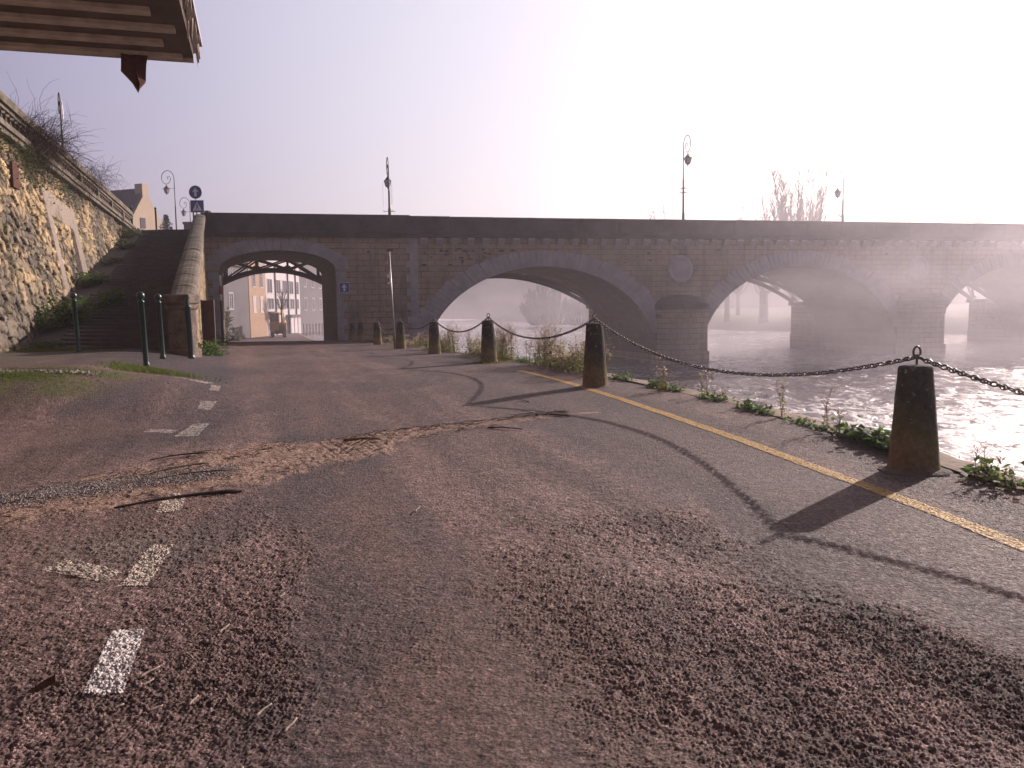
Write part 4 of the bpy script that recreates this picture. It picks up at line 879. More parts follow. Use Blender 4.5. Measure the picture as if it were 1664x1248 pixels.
lamp((-6.3, 44.35), V_ANG, 9.3, 5.3, 'iron lamp on the bridge parapet above the leaning sign pole, scroll seen almost edge-on', .82, baskets=1)
lamp((10.05, 48.7), V_ANG + math.pi, 10.9, 5.3, 'tall iron lamp on the middle of the bridge with its scroll curling right', .88, baskets=1)
lamp((20.3, 51.3), V_ANG, 9.27, 5.3, 'pale misty iron lamp at the right of the bridge beside the tall bare tree', .82)
lamp((-26.5, 67.0), .1, 12.5, 6.0, 'larger iron lamp curling left behind the ramp, left of the fir tree top', .95)
lamp((-31.8, 84.0), .1, 12.7, 6.2, 'smaller distant iron lamp between the fir tree and the blue signs', .95)
lamp((-19.4, 37.0), -1.0, 10.95, 5.5, 'silvery lamp post rising behind the brown bush on the balustrade', .8, lantern=False, loops=True)
o = empty('stone_bin', (-31.75, 83.4, 6.0), label='small dark pedestal at the foot of the distant lamp', cat='pedestal'); mb = MB(); mb.box((0, 0, 2.0), (.75, .75, 4.0)); mb.build('shaft', M['dark_stone'], o, .03); mb = MB(); mb.box((0, 0, 4.1), (.9, .9, .25)); mb.build('cap', M['dark_stone'], o, .03)

# ------------------------------------------------------------------ overhanging platform at the top left
M['plank'] = simple('weathered_beige_boards', (.48, .41, .35), (.30, .25, .21), 5, .85, .2, bump=.5)
M['plank_dark'] = simple('dark_board_recess', (.13, .10, .085), (.08, .06, .05), 4, .9, .2, bump=.5)
M['splinter'] = simple('pale_splintered_wood', (.42, .34, .28), (.22, .16, .13), 18, .85, .2, bump=.5)
ov = empty('platform_overhang', (-3.26, 8.92, 3.9), math.atan2(-.33 * -1, .944) * 1 , label='underside of a worn timber platform jutting in at the top left', cat='platform')
ov.rotation_euler.z = math.atan2(.292, .956)   # local +x points to the right along the far edge, local -y towards the camera
mb = MB(); mb.b2((-5.7, -4.6, .035), (0, 0, .17)); mb.build('deck_boards', M['plank_dark'], ov)
for k in range(10):
    y = -.04 - k * .445; x1 = -.04 - random.random() * .14 - (.18 if k in (1, 3) else 0); mb = MB()
    mb.prism([(y - .085, .0), (y + .05, .0), (y + .06, .034), (y - .095, .034)], -5.7, x1, 'x'); mb.build('rib', M['plank'], ov)
mb = MB(); mb.b2((-5.7, .003, -.0), (.0, .055, .20)); mb.build('front_board', M['plank'], ov)
random.seed(3)
for k in range(26):
    y = -.02 - k * .085 - random.random() * .03; L_ = random.uniform(.16, .34); mb = MB(); x = random.uniform(.0, .05); zt = random.uniform(.20, .30)
    mb.add([(x, y, zt), (x + .012, y + .05, zt), (x + random.uniform(-.02, .03), y + .03, zt - L_), (x + .025, y, zt), (x + .03, y + .05, zt), (x + random.uniform(.01, .05), y + .035, zt - L_ * .95)], [(0, 1, 2), (3, 5, 4), (0, 2, 5, 3), (1, 4, 5, 2), (0, 3, 4, 1)])
    mb.build('splinter', M['splinter'], ov)
mb = MB(); mb.b2((-.06, -2.4, .17), (.09, .05, .215)); mb.build('edge_strip', M['galv'], ov)
mb = MB(); zz_ = [(-1.16, -.02, .06), (-1.22, -.03, -.10), (-1.235, -.05, -.26), (-1.10, .0, -.38), (-1.03, .0, -.49), (-1.00, .01, -.43), (-.93, .02, -.36), (-.90, -.02, -.16), (-.86, -.06, -.02), (-.95, -.03, .07)]
zz_ = [((a + 1.06) * .72 - .57, b, (c - .07) * .86 + .13) for a, b, c in zz_]; P = [(a, b, c) for a, b, c in zz_] + [(a + .01, b - .05 - (.05 if i % 2 else 0), c + .01) for i, (a, b, c) in enumerate(zz_)]; n = len(zz_)
ctr1, ctr2 = (-.56, .05, -.13), (-.56, -.11, -.11); P += [ctr1, ctr2]
F = [(i, (i + 1) % n, 2 * n) for i in range(n)] + [(n + (i + 1) % n, n + i, 2 * n + 1) for i in range(n)] + [(i, i + n, (i + 1) % n + n, (i + 1) % n) for i in range(n)]
mb.add(P, F); o = mb.build('hanging_scrap', M['rust'], None); o.matrix_world = Matrix.Translation((-3.26, 8.92, 3.9)) @ Matrix.Rotation(math.atan2(.292, .956), 4, 'Z'); tag(o, 'torn brown scrap hanging from the edge of the timber platform', 'scrap')

# ------------------------------------------------------------------ buildings
M['orange_wall'] = simple('orange_render', (.36, .24, .165), (.31, .20, .14), 1.2, .9, .2)
M['white_wall'] = simple('white_render', (.55, .50, .50), (.47, .42, .43), .7, .9, .2)
M['grey_wall'] = simple('grey_render', (.13, .115, .12), (.10, .09, .10), .4, .9, .2)
M['cream_wall'] = simple('cream_render', (.55, .43, .32), (.48, .37, .27), .5, .9, .2)
M['slate'] = simple('slate_roof', (.10, .09, .11), (.07, .065, .08), 2, .7, .3)
M['pane'] = simple('window_glass', (.05, .05, .06), (.09, .09, .11), 3, .15, .6)
def building(y0, length, h, m, label, wins, roof_h=1.6, extra=None, depth=9):
    x0 = -28.97 + .03 * (y0 - 99); b = empty('town_house', (x0, y0, -1.75), math.atan2(1, .03), label=label, cat='building', group='houses on the quay seen through the tunnel')
    mb = MB(); mb.b2((0, 0, 0), (length - .02, depth, h)); mb.build('wall', m, b)
    mb = MB(); mb.prism([(-.25, h + .003), (depth + .3, h + .003), (depth / 2, h + roof_h)], 0, length - .02, 'x'); rf = mb.build('roof', M['slate'], b)
    mb = MB(); mb.b2((length * .7, depth / 2 - .4, h + .6), (length * .7 + .9, depth / 2 + .4, h + roof_h + 1.1)); mb.build('chimney', m, rf)
    for (u, z, w_, hh, mat, proud) in wins:
        mb = MB(); fr = .09; mb.b2((u - fr, -.05, z - fr), (u + w_ + fr, .0, z)); mb.b2((u - fr, -.05, z + hh), (u + w_ + fr, .0, z + hh + fr)); mb.b2((u - fr, -.05, z), (u, .0, z + hh)); mb.b2((u + w_, -.05, z), (u + w_ + fr, .0, z + hh)); mb.b2((u + w_ / 2 - .03, -.04, z), (u + w_ / 2 + .03, 0, z + hh))
        f = mb.build('window', M['white_wall'], b); mb = MB(); mb.b2((u, -.02, z), (u + w_, .0, z + hh)); mb.build('pane', M[mat], f)
    if extra: extra(b)
    return b
building(93.2, 5.8, 10.6, M['orange_wall'], 'narrow orange town house with tall white-framed windows, seen through the tunnel', [(u, z, .95, hh, mat, 0) for z, hh, mat in ((8.6, 1.7, 'pane'), (5.9, 1.6, 'pane'), (3.0, 1.75, 'white_wall')) for u in (1.2, 3.7)])
def wx(b):
    mb = MB(); mb.prism([(0, 2.9), (-1.1, 2.65), (-1.1, 2.75), (0, 3.05)], .4, 3.2, 'x'); mb.build('awning', M['grey_wall'], b)
    for u in (8.0, 9.6, 11.2):
        mb = MB(); mb.b2((u, -.5, .2), (u + 1.3, -.42, 2.3)); mb.build('garage_panel', M['white_wall'], b)
    mb = MB(); mb.b2((7.6, -.7, 2.3), (13.4, -.003, 2.6)); mb.build('canopy', M['grey_wall'], b)
    for u in (3.4, 8.6, 12.0): mb = MB(); mb.tube([(u, -.1, 0), (u, -.1, 9)], .09, 6); mb.build('downpipe', M['grey_wall'], b)
building(99.0, 14.2, 9.4, M['white_wall'], 'long white town house with a row of large upper windows and a small awning', [(u, 5.3, 1.7, 1.6, 'pane', 0) for u in (.6, 3.9, 6.6, 9.4, 11.9)] + [(u, 3.35, w_, 1.25, 'pane', 0) for u, w_ in ((.7, 2.0), (4.2, .6), (6.8, 1.9), (9.6, 1.7), (11.8, 1.6))], extra=wx)
building(113.3, 17, 10.5, M['grey_wall'], 'dim grey town house fading into mist at the right side of the tunnel view', [(u, z, 1.1, 1.6, 'pane', 0) for z in (3.2, 6.4) for u in (2, 6, 10, 14)])
building(74, 19, 7.9, M['grey_wall'], 'dark shaded town house behind a bush at the left side of the tunnel view', [(u, z, 1.1, 1.6, 'pane', 0) for z in (3.4, 6.6) for u in (3, 8, 13)])
mb = MB()
for k in range(9): mb.box((-25.4 + k * .30, 102 + k * .35, -1.0), (.18, .06, 1.5))
mb.box((-24.2, 103.4, -.65), (3.3, .05, .12), math.atan2(.35, .30)); tag(mb.build('paling_fence', M['white_wall'], None), 'pale paling fence in front of the misty grey house', 'fence')
# excavator
M['yellow_mach'] = simple('yellow_machine_paint', (.50, .27, .05), (.4, .2, .04), 4, .5, .4)
ex = empty('excavator', (-26.0, 93.0, -1.58), .25, label='small yellow excavator standing on the lower quay beyond the tunnel', cat='excavator')
for sx in (-1, 1):
    mb = MB(); mb.prism([(-1.3, .12), (-1.1, 0), (1.1, 0), (1.3, .12), (1.3, .45), (1.1, .6), (-1.1, .6), (-1.3, .45)], sx * .65 - .2, sx * .65 + .2, 'x'); mb.build('track', M['iron'], ex, .03)
mb = MB(); mb.prism([(-1.0, .75), (1.1, .75), (1.1, 1.1), (.7, 1.7), (-1.0, 1.6)], -.9, .9, 'x'); mb.build('body', M['yellow_mach'], ex, .05)
mb = MB(); mb.b2((-.9, .75, .35), (.9, 1.35, .95)); mb.build('counterweight', M['iron'], ex, .08)
mb = MB(); mb.b2((-.85, -1.0, 1.62), (.15, .3, 2.75)); cb_ = mb.build('cab', M['yellow_mach'], ex, .06); mb = MB(); mb.b2((-.78, -1.02, 1.75), (.08, -.99, 2.6)); mb.b2((.145, -.9, 1.75), (.17, .2, 2.6)); mb.build('cab_window', M['pane'], cb_)
mb = MB(); mb.tube([(.5, -.8, 1.3), (.5, -2.2, 2.9), (.5, -2.8, 3.0)], [.18, .16, .12], 6); mb.build('boom', M['yellow_mach'], ex); mb = MB(); mb.tube([(.5, -2.8, 3.0), (.5, -3.3, 1.4)], [.13, .09], 6); mb.build('stick', M['yellow_mach'], ex)
mb = MB(); mb.prism([(-3.5, 1.4), (-3.0, 1.3), (-2.9, .9), (-3.2, .6), (-3.6, .8)], .15, .85, 'x'); mb.build('bucket', M['iron'], ex)
# gabled house up left
gh = empty('gabled_house', (-38.7, 90, 6.4), R(-20) + math.pi, label='cream gabled house with steep slate roof and chimney above the retaining wall', cat='building')
# local x runs along the ridge away from the gable
gh.rotation_euler.z = math.atan2(.34, -.94)
mb = MB(); W2 = 3.4; mb.prism([(-W2, -1.5), (W2, -1.5), (W2, 3.0), (0, 7.85), (-W2, 3.0)], 0, 12, 'x'); mb.build('wall', M['cream_wall'], gh)
rf = MB()
for sg in (-1, 1): rf.add([(x, sg * (W2 + .15 - .0) * t, 8.08 - (8.08 - 2.9) * t + dz) for x in (.22, 12.3) for t in (0, 1) for dz in (0, .12)], [(0, 2, 3, 1), (4, 5, 7, 6), (0, 1, 5, 4), (2, 6, 7, 3), (1, 3, 7, 5), (0, 4, 6, 2)])
rfo = rf.build('roof', M['slate'], gh); mb = MB(); mb.b2((-.003, -.45, 7.0), (1.0, .45, 8.6)); mb.build('chimney', M['cream_wall'], rfo)
dm = empty('dormer'); dm.parent = gh
for sg in (1,):
    mb = MB(); mb.b2((4.2, 1.6, 4.2), (6.2, 3.0, 6.4)); mb.build('dormer_wall', M['white_wall'], dm); mb = MB(); mb.b2((4.6, 2.98, 4.5), (5.8, 3.03, 6.1)); mb.build('pane', M['pane'], dm); mb = MB(); mb.prism([(4.0, 6.4), (6.4, 6.4), (5.2, 7.2)], 1.0, 3.2); mb.build('dormer_roof', M['slate'], dm)
for y_, z_ in ((1.4, 1.2), (-.9, .8), (.6, 3.9)):
    mb = MB(); mb.b2((-.04, y_ - .35, z_), (.0, y_ + .35, z_ + 1.1)); mb.build('shutter', M['grey_wall'], gh)

# ------------------------------------------------------------------ vegetation builders
def leaf(mb, p, size, n_=None):
    a = random.uniform(0, 6.283); el = random.uniform(-.2, 1.1); d = Vector((math.cos(a) * math.cos(el), math.sin(a) * math.cos(el), math.sin(el))); s_ = d.cross(Vector((random.uniform(-.4, .4), random.uniform(-.4, .4), 1))).normalized() * size * random.uniform(.25, .42); d = d * size
    p = Vector(p); up = Vector((0, 0, -.12 * size)); mb.add([p, p + d * .45 + s_ + up, p + d + up * 2, p + d * .45 - s_ + up], [(0, 1, 2), (0, 2, 3)])
def leafy(name, pts, n_, size, m, label, cat, group=None, spread=(.15, .15, .12)):
    """leaf clump along a path of (x, y, z) points"""
    mb = MB(); o0 = Vector(pts[0]); lobes = [(random.random(), random.uniform(.5, 1.3)) for _ in range(7)]
    for _ in range(n_):
        tq, sc_ = random.choice(lobes); t = min(1, max(0, tq + random.gauss(0, .09))) if len(pts) > 1 else 0; k = min(int(t * (len(pts) - 1)), max(len(pts) - 2, 0)); f = t * (len(pts) - 1) - k if len(pts) > 1 else 0
        p = Vector(pts[k]).lerp(Vector(pts[min(k + 1, len(pts) - 1)]), f) + Vector((random.gauss(0, spread[0]) * sc_, random.gauss(0, spread[1]) * sc_, abs(random.gauss(0, spread[2])) * sc_)) - o0
        leaf(mb, p, size * random.uniform(.6, 1.3))
    o = mb.build(name, m, None, fix=False); o.location = o0; return tag(o, label, cat, group)
def weed_clump(path, n_, hmax, label, group, leaves=900, seedy=1.0, sp=.22):
    x0, y0 = path[0]; z0 = g1(x0, y0); r = empty('flowering_weeds', (x0, y0, z0), label=label, cat='weeds', group=group); st = MB(); sd_ = MB(); lf = MB()
    for _ in range(n_):
        t = random.random() * (len(path) - 1); k = int(t); f = t - k; q = path[min(k + 1, len(path) - 1)]; p0 = Vector((path[k][0] * (1 - f) + q[0] * f + random.gauss(0, sp * .5), path[k][1] * (1 - f) + q[1] * f + random.gauss(0, sp), 0)); p0.z = g1(p0.x, p0.y) - z0; p0.x -= x0; p0.y -= y0
        h = hmax * random.uniform(.45, 1.0) * (.65 + .35 * math.sin(t * 3 + 1)); a = random.uniform(0, 6.28); l = random.uniform(.02, .28) * h; top = p0 + Vector((math.cos(a) * l, math.sin(a) * l, h)); mid = p0.lerp(top, .5) - Vector((math.cos(a), math.sin(a), 0)) * l * .25
        st.tube([p0, mid, top], [.0045, .0035, .002], 3, False)
        for j in range(random.randint(5, 10)):
            b = mid.lerp(top, random.uniform(.1, 1)); a2 = random.uniform(0, 6.28); ll = random.uniform(.04, .14) * h / .6; e = b + Vector((math.cos(a2) * ll, math.sin(a2) * ll, ll * random.uniform(.6, 1.5))); st.tube([b, e], [.0025, .0015], 3, False)
            for w_ in range(int(4 * seedy)):
                c = e + Vector((random.gauss(0, .015), random.gauss(0, .015), random.gauss(0, .018))); leaf(sd_, c, random.uniform(.018, .036))
        for j in range(3): leaf(lf, p0.lerp(top, random.uniform(.05, .6)), random.uniform(.03, .07))
    for _ in range(leaves):
        t = random.random() * (len(path) - 1); k = int(t); f = t - k; q = path[min(k + 1, len(path) - 1)]; x = path[k][0] * (1 - f) + q[0] * f + random.gauss(0, sp * .6); y = path[k][1] * (1 - f) + q[1] * f + random.gauss(0, sp)
        leaf(lf, (x - x0, y - y0, g1(x, y) - z0 + abs(random.gauss(0, .17)) * hmax / .7), random.uniform(.03, .075))
    st.build('stems', M['drystem'], r, fix=False); lf.build('foliage', M['weed_leaf'], r, fix=False); sd_.build('seed_heads', M['seed'], r, fix=False); return r
bx = lambda y: float(edge_x(y)) - .18
random.seed(21); GW = 'flowering weeds along the river edge'
weed_clump([(bx(13.4), 13.4), (bx(14.6), 14.6), (bx(15.8), 15.8), (bx(16.8), 16.8)], 190, .84, 'widest clump of pale flowering weeds, just left of the bollard with white spots', GW, 2600)
weed_clump([(bx(18.2) - .1, 18.2), (bx(20) - .05, 20.), (bx(22), 22.)], 200, .82, 'tall pale flowering weeds left of the third bollard', GW, 2300)
weed_clump([(bx(23.6), 23.6), (bx(25.2), 25.2), (bx(27), 27.)], 140, .82, 'pinkish flowering weeds between the arch springing bollard and the sign pole', GW, 1500)
weed_clump([(bx(28.2), 28.2), (bx(30), 30.), (bx(32.2), 32.2)], 90, .5, 'short dry weeds just left of the sign pole foot', GW, 500)
weed_clump([(bx(33.2), 33.2), (bx(36), 36.), (bx(39), 39.)], 40, .35, 'low sparse weeds near the smallest bollards', GW, 400)
weed_clump([(2.0, 11.15), (2.1, 11.0)], 9, .42, 'small pinkish weed right of the bollard with white spots', GW, 40, 0.6, .08)
weed_clump([(2.48, 10.5), (2.6, 10.2)], 6, .38, 'two thin dry weeds standing against the shadowed water', GW, 30, 0.6, .12)
weed_clump([(2.86, 8.75), (2.86, 8.72)], 3, .62, 'tallest single dry weed on the quay edge, left of the nearest bollard', GW, 10, 0.6, .02)
weed_clump([(3.0, 7.95), (3.08, 7.7)], 5, .46, 'branching dry weeds above the dock leaves by the nearest bollard', GW, 30, .8, .05)
weed_clump([(3.3, 5.75), (3.36, 5.45)], 7, .27, 'small leafy weed with upright stalk right of the nearest bollard', GW, 40, .5, .06)
GD = 'green leaf clumps in the quay joint'
def dock(ya, yb, n_, size, label, dx=-.10, h=.05):
    pts = [(float(edge_x(y)) + dx, y, g1(float(edge_x(y)) + dx, y)) for y in np.linspace(ya, yb, 6)]; leafy('leaf_clump', pts, n_, size, M['leaf'], label, 'plants', GD, (.05, .06, h))
dock(11.75, 10.9, 500, .055, 'low green plants right beside the foot of the white-spotted bollard')
dock(10.9, 9.9, 350, .05, 'sparse green plants trailing right from the white-spotted bollard', h=.03)
dock(9.6, 8.9, 420, .055, 'small green clump midway between the two nearest bollards', h=.04)
dock(8.4, 7.8, 260, .05, 'thin strip of small leaves in the coping joint', h=.02)
dock(7.9, 6.55, 1100, .085, 'thick green dock leaves left of the nearest bollard', -.08, .055)
dock(6.05, 5.5, 170, .075, 'green leaves growing right of the nearest bollard', -.05, .05)
dock(13.2, 12.3, 300, .05, 'low green plants just left of the white-spotted bollard', -.1)
dock(18.0, 17.0, 300, .05, 'mossy grass at the foot of the third bollard', -.2)
# bushes on the ramp and at the walls
random.seed(5); GB = 'green bushes at the foot of the retaining wall'
def bush(x, y, z, rx, ry, rz_, n_, size, label, m='leaf', group=GB):
    mb = MB(); lob = [(random.gauss(0, .28), random.gauss(0, .4), random.uniform(0, .55), random.uniform(.3, .5)) for _ in range(9)]
    for _ in range(n_):
        l = random.choice(lob); v = Vector((random.gauss(0, 1), random.gauss(0, 1), random.gauss(0, 1))).normalized() * l[3] * random.uniform(.75, 1.05); leaf(mb, ((l[0] + v.x) * rx, (l[1] + v.y) * ry, max(0, (l[2] + v.z)) * rz_), size * random.uniform(.6, 1.3))
    o = mb.build('bush', M[m], None, fix=False); o.location = (x, y, z); return tag(o, label, 'bush', group)
bush(-11.0, 20.9, ramp_z(20.9), .6, 1.1, .75, 2000, .10, 'largest green bush at the shaded left foot of the ramp')
bush(-11.3, 23.5, ramp_z(23.5) - .05, .45, 1.1, .55, 1500, .10, 'green bush against the wall above the largest one')
bush(-13.15, 26.6, ramp_z(26.6), .35, 1.1, .5, 1300, .10, 'green bush below the walled-up doorway')
bush(-14.75, 31.0, ramp_z(31.0), .3, 1.5, .4, 700, .11, 'dull bush just past the walled-up doorway', 'ivy')
bush(-16.2, 35.5, ramp_z(35.5), .4, 1.7, .5, 900, .12, 'darker bush high on the left side of the ramp', 'ivy')
bush(-17.9, 40.0, ramp_z(40.0), .5, 1.6, .5, 1400, .12, 'brownish bush near the top of the ramp', 'ivy')
bush(-10.3, 18.6, .5, .7, .5, .25, 700, .07, 'low bright weeds at the very foot of the retaining wall')
bush(-11.4, 18.8, .5, .8, .6, .2, 500, .07, 'low grass patch at the left edge of the picture by the wall')
bush(-7.3, 19.8, .36, .35, 1.0, .42, 1200, .07, 'leafy weeds at the foot of the ramp wall beside the rusty panel', 'leaf', None).location = (-7.05, 19.6, g1(-7.0, 19.6))
bush(-13.2, 38, 0, .4, 2.0, .6, 700, .09, 'dull weeds by the wall next to the tunnel pole', 'ivy', None).location = (-13.5, 38.5, g1(-13.5, 38.5))
bush(-29.0, 82, -1.5, 2.6, 3.0, 4.0, 3000, .45, 'big dark bush in the mist behind the tunnel', 'ivy', None)
# dry brown bush hanging over the balustrade
def dry_bush(x, y, z, n_, L_, spread, label):
    mb = MB(); random.seed(n_)
    for _ in range(n_):
        b = Vector((random.gauss(0, spread * .25), random.gauss(0, spread * .8), random.gauss(0, .25))); hang = random.random() < .45
        d = Vector((random.gauss(.35, .5), random.gauss(0, .8), random.uniform(-.9, .2) if hang else random.uniform(.3, 1.5))).normalized(); l = L_ * random.uniform(.3, 1.0); pts = [b]; p = b.copy()
        for k in range(4): p = p + d * l / 4; d = (d + Vector((random.gauss(0, .25), random.gauss(0, .25), -.28 + random.gauss(0, .15)))).normalized(); pts.append(p.copy())
        mb.tube(pts, [.006, .005, .004, .003, .002], 3, False)
    o = mb.build('dry_bush', M['drytwig'], None, fix=False); o.location = (x, y, z); return tag(o, label, 'bush', 'dry bushes on the balustrade')
dry_bush(-12.95, 23.4, 5.95, 1000, 1.25, .9, 'large brown dry bush spilling over the balustrade')
dry_bush(-16.3, 33.2, 6.6, 260, 1.0, 1.0, 'small dry bush sprouting from the coping further along the wall')
dry_bush(-15.0, 29.2, 5.9, 300, .7, 1.1, 'thin dry twigs hanging from the ledge behind the large brown bush')
def hanging(x, y, z, n_, label):
    mb = MB()
    for _ in range(n_): leaf(mb, (abs(random.gauss(.05, .10)) - (-1) * 0, random.gauss(0, 1.3), -abs(random.gauss(0, .45))), random.uniform(.05, .11))
    o = mb.build('ivy', M['ivy'], None, fix=False); o.location = (x, y, z); o.rotation_euler.z = .31; tag(o, label, 'ivy', 'ivy patches under the ledge')
hanging(-12.75, 22.6, 5.6, 800, 'dark ivy hanging under the ledge below the large dry bush')
hanging(-14.35, 27.2, 5.6, 450, 'ivy under the ledge above the walled-up doorway')
hanging(-11.85, 19.6, 5.65, 350, 'ivy under the ledge at the left edge of the picture')
# grass and moss on the bank of the small terrace
def grass_patch(cx, cy, rx, ry, n_, h, label, name='grass'):
    mb = MB()
    for _ in range(n_):
        a = random.uniform(0, 6.28); rr = abs(random.gauss(0, .5)) * (1 + .25 * math.sin(3 * a + cx)); x = cx + rx * rr * math.cos(a); y = cy + ry * rr * math.sin(a); z = g1(x, y) - .005; q = random.uniform(0, 6.28); hh = h * random.uniform(.4, 1.3); w_ = random.uniform(.004, .009)
        dx, dy = math.cos(q) * w_, math.sin(q) * w_; l = random.uniform(-.7, .7) * hh; l2 = random.uniform(-.7, .7) * hh; mb.add([(x - dx, y - dy, z), (x + dx, y + dy, z), (x + l, y + l2, z + hh)], [(0, 1, 2)])
    tag(mb.build(name, M['grass'], None, fix=False), label, kind='stuff')
random.seed(9)
grass_patch(-5.45, 12.55, .62, .42, 7000, .06, 'bright grass tuft around the nearest green post')
grass_patch(-6.7, 11.0, 1.5, .55, 5000, .03, 'short mossy grass on the terrace edge')
grass_patch(-9.6, 17.2, 1.5, .9, 3000, .06, 'grass at the foot of the retaining wall')
grass_patch(-.5, 17.5, .5, .35, 800, .05, 'grass round the third bollard')

# ------------------------------------------------------------------ trees
def bare_tree(x, y, z, h, label, seed, upright=.75, spread=.5, trunk_r=.3, levels=5, group='bare trees on the far bank', low=.18):
    random.seed(seed); r = empty('bare_tree', (x, y, z), label=label, cat='tree', group=group); tr = MB(); cr = MB()
    def grow(p, d, l, rad, lev):
        rad = max(rad, .007)
        pts = [p.copy()]; q = p.copy()
        for k in range(3): q = q + d * l / 3; d = (d + Vector((random.gauss(0, .10), random.gauss(0, .10), .05 * upright))).normalized(); pts.append(q.copy())
        (tr if lev == 0 else cr).tube(pts, [rad, rad * .88, rad * .78, rad * .68], 6 if lev < 2 else 3, False)
        if lev >= levels: return
        nb = random.randint(2, 4) if lev < levels - 1 else 4
        for k in range(nb):
            i = random.randint(1, 3) if k else 3; a = random.uniform(0, 6.28); o_ = Vector((math.cos(a), math.sin(a), 0)) * spread; nd = (d + o_ + Vector((0, 0, upright * .35))).normalized()
            grow(pts[i], nd, l * random.uniform(.62, .86), rad * .6 * (1 if i < 3 else 1.1), lev + 1)
    grow(Vector((0, 0, -.3)), Vector((0, 0, 1)), h * low, trunk_r, 0)
    k = h / max(v[2] for v in cr.v); t = tr.build('trunk', M['bark'], r, fix=False); c = cr.build('crown', M['bark'], r, fix=False)
    r.scale = (k, k, k); return r
def vase_tree(x, y, z, h, w_, label, seed, nl=22, twigs=15, base=.2, tr_=.28):
    """bare tree with many upright limbs fanning from a short trunk"""
    random.seed(seed); r = empty('bare_tree', (x, y, z), label=label, cat='tree', group='bare trees on the far bank'); tr = MB(); cr = MB()
    zb = h * base; tr.tube([(0, 0, -.4), (.05, 0, zb * .5), (0, .05, zb)], [tr_ * 1.2, tr_, tr_ * .85], 8); tr.build('trunk', M['bark'], r, fix=False)
    for k in range(nl):
        a = random.uniform(0, 6.283); rr = w_ * math.sqrt(random.random()); top = Vector((math.cos(a) * rr, math.sin(a) * rr, h * random.uniform(.66, 1.0) * (1 - (.25 if base > .1 else .6) * (rr / w_) ** 2))); b = Vector((0, 0, zb * random.uniform(.75, 1.0))) if base > .1 else Vector((top.x * .6, top.y * .6, 0))
        pts = []; n_ = 7; ph = random.uniform(0, 6)
        for i in range(n_ + 1): t = i / n_; q = b.lerp(top, t); q.x = b.x + (top.x - b.x) * t ** .62 + .12 * math.sin(ph + 5 * t); q.y = b.y + (top.y - b.y) * t ** .62 + .12 * math.cos(ph + 4 * t); pts.append(q)
        r0 = random.uniform(.07, .12) * (1.5 if base < .1 else 1); cr.tube(pts, [r0 * (1 - .8 * i / n_) for i in range(n_ + 1)], 4, False)
        for j in range(twigs):
            t = random.uniform(.22, .98); i = min(int(t * n_), n_ - 1); p = pts[i].lerp(pts[i + 1], t * n_ - i); a2 = random.uniform(0, 6.283); l = h * random.uniform(.05, .14) * (1.15 - t * .6); d = Vector((math.cos(a2) * .55, math.sin(a2) * .55, 1)).normalized(); m1 = p + d * l * .5; e = m1 + (d + Vector((0, 0, .5))).normalized() * l * .5
            kk = 1.7 if base < .1 else 1; cr.tube([p, m1, e], [.038 * kk, .028 * kk, .018 * kk], 3, False)
            for _ in range(3): f = random.uniform(.2, 1); q = p.lerp(e, f); a3 = random.uniform(0, 6.283); d2 = Vector((math.cos(a3) * .6, math.sin(a3) * .6, .9)).normalized(); cr.tube([q, q + d2 * l * .4], [.024, .014], 3, False)
    cr.build('crown', M['bark'], r, fix=False); return r
vase_tree(35.3, 103, -.8, 20.0, 5.2, 'tallest bare tree with fanned upright limbs rising above the bridge', 3, 52, 30, .14, .45)
vase_tree(31.5, 104, -1.2, 13.5, 3.8, 'dark bare tree whose thick trunk shows through the second river arch', 8, 14, 12, .30, .55)
vase_tree(29.0, 112, -1.0, 13.8, 2.8, 'thinner bare tree left of the thick trunk under the second river arch', 12, 12, 12, .3, .35)
vase_tree(33.2, 122, -.6, 17.8, 3.6, 'faint bare tree just above the parapet left of the tallest tree', 14, 16, 12)
vase_tree(27.3, 150, -.6, 21.3, 3.6, 'faintest twiggy tree top left of the middle lamp', 15, 12, 10)
vase_tree(43.0, 110, -.4, 14.6, 3.6, 'bare tree behind the misty right lamp', 16, 22, 14)
vase_tree(47.0, 96, -.4, 11.0, 3.5, 'bare tree under the third river arch', 26, 14, 12, .3, .35)
vase_tree(6.3, 141, -1.7, 8.2, 5.2, 'wide pale bushy tree in mist under the first river arch', 22, 95, 26, .05, .2)
vase_tree(11.8, 136, -1.7, 6.0, 4.0, 'lower misty shrub tree to the right of the wide pale one', 25, 70, 24, .05, .2)
o = empty('fir_tree', (-32.6, 80, 6.2), label='dark little fir tree on the street between the lamps', cat='tree'); mb = MB(); mb.tube([(0, 0, -.2), (0, 0, 4.4)], [.16, .02], 6); mb.build('trunk', M['bark'], o)
mb = MB(); random.seed(2)
for k in range(13):
    z = 1.0 + k * .27; rr = 1.75 * (1 - (z - .6) / 4.1)
    for j in range(13):
        a = 6.283 * j / 13 + k; e = Vector((math.cos(a) * rr * random.uniform(.7, 1.15), math.sin(a) * rr, z - .25 + random.gauss(0, .06))); b = Vector((0, 0, z + .15))
        for m_ in range(7): p = b.lerp(e, (m_ + 1) / 7); leaf(mb, p, .26)
mb.build('crown', M['fir'], o, fix=False)
o = bare_tree(-27.6, 101, -1.0, 5.0, 'small brownish tree in front of the white town house', 31, .9, .5, .12, 4, group=None, low=.25)

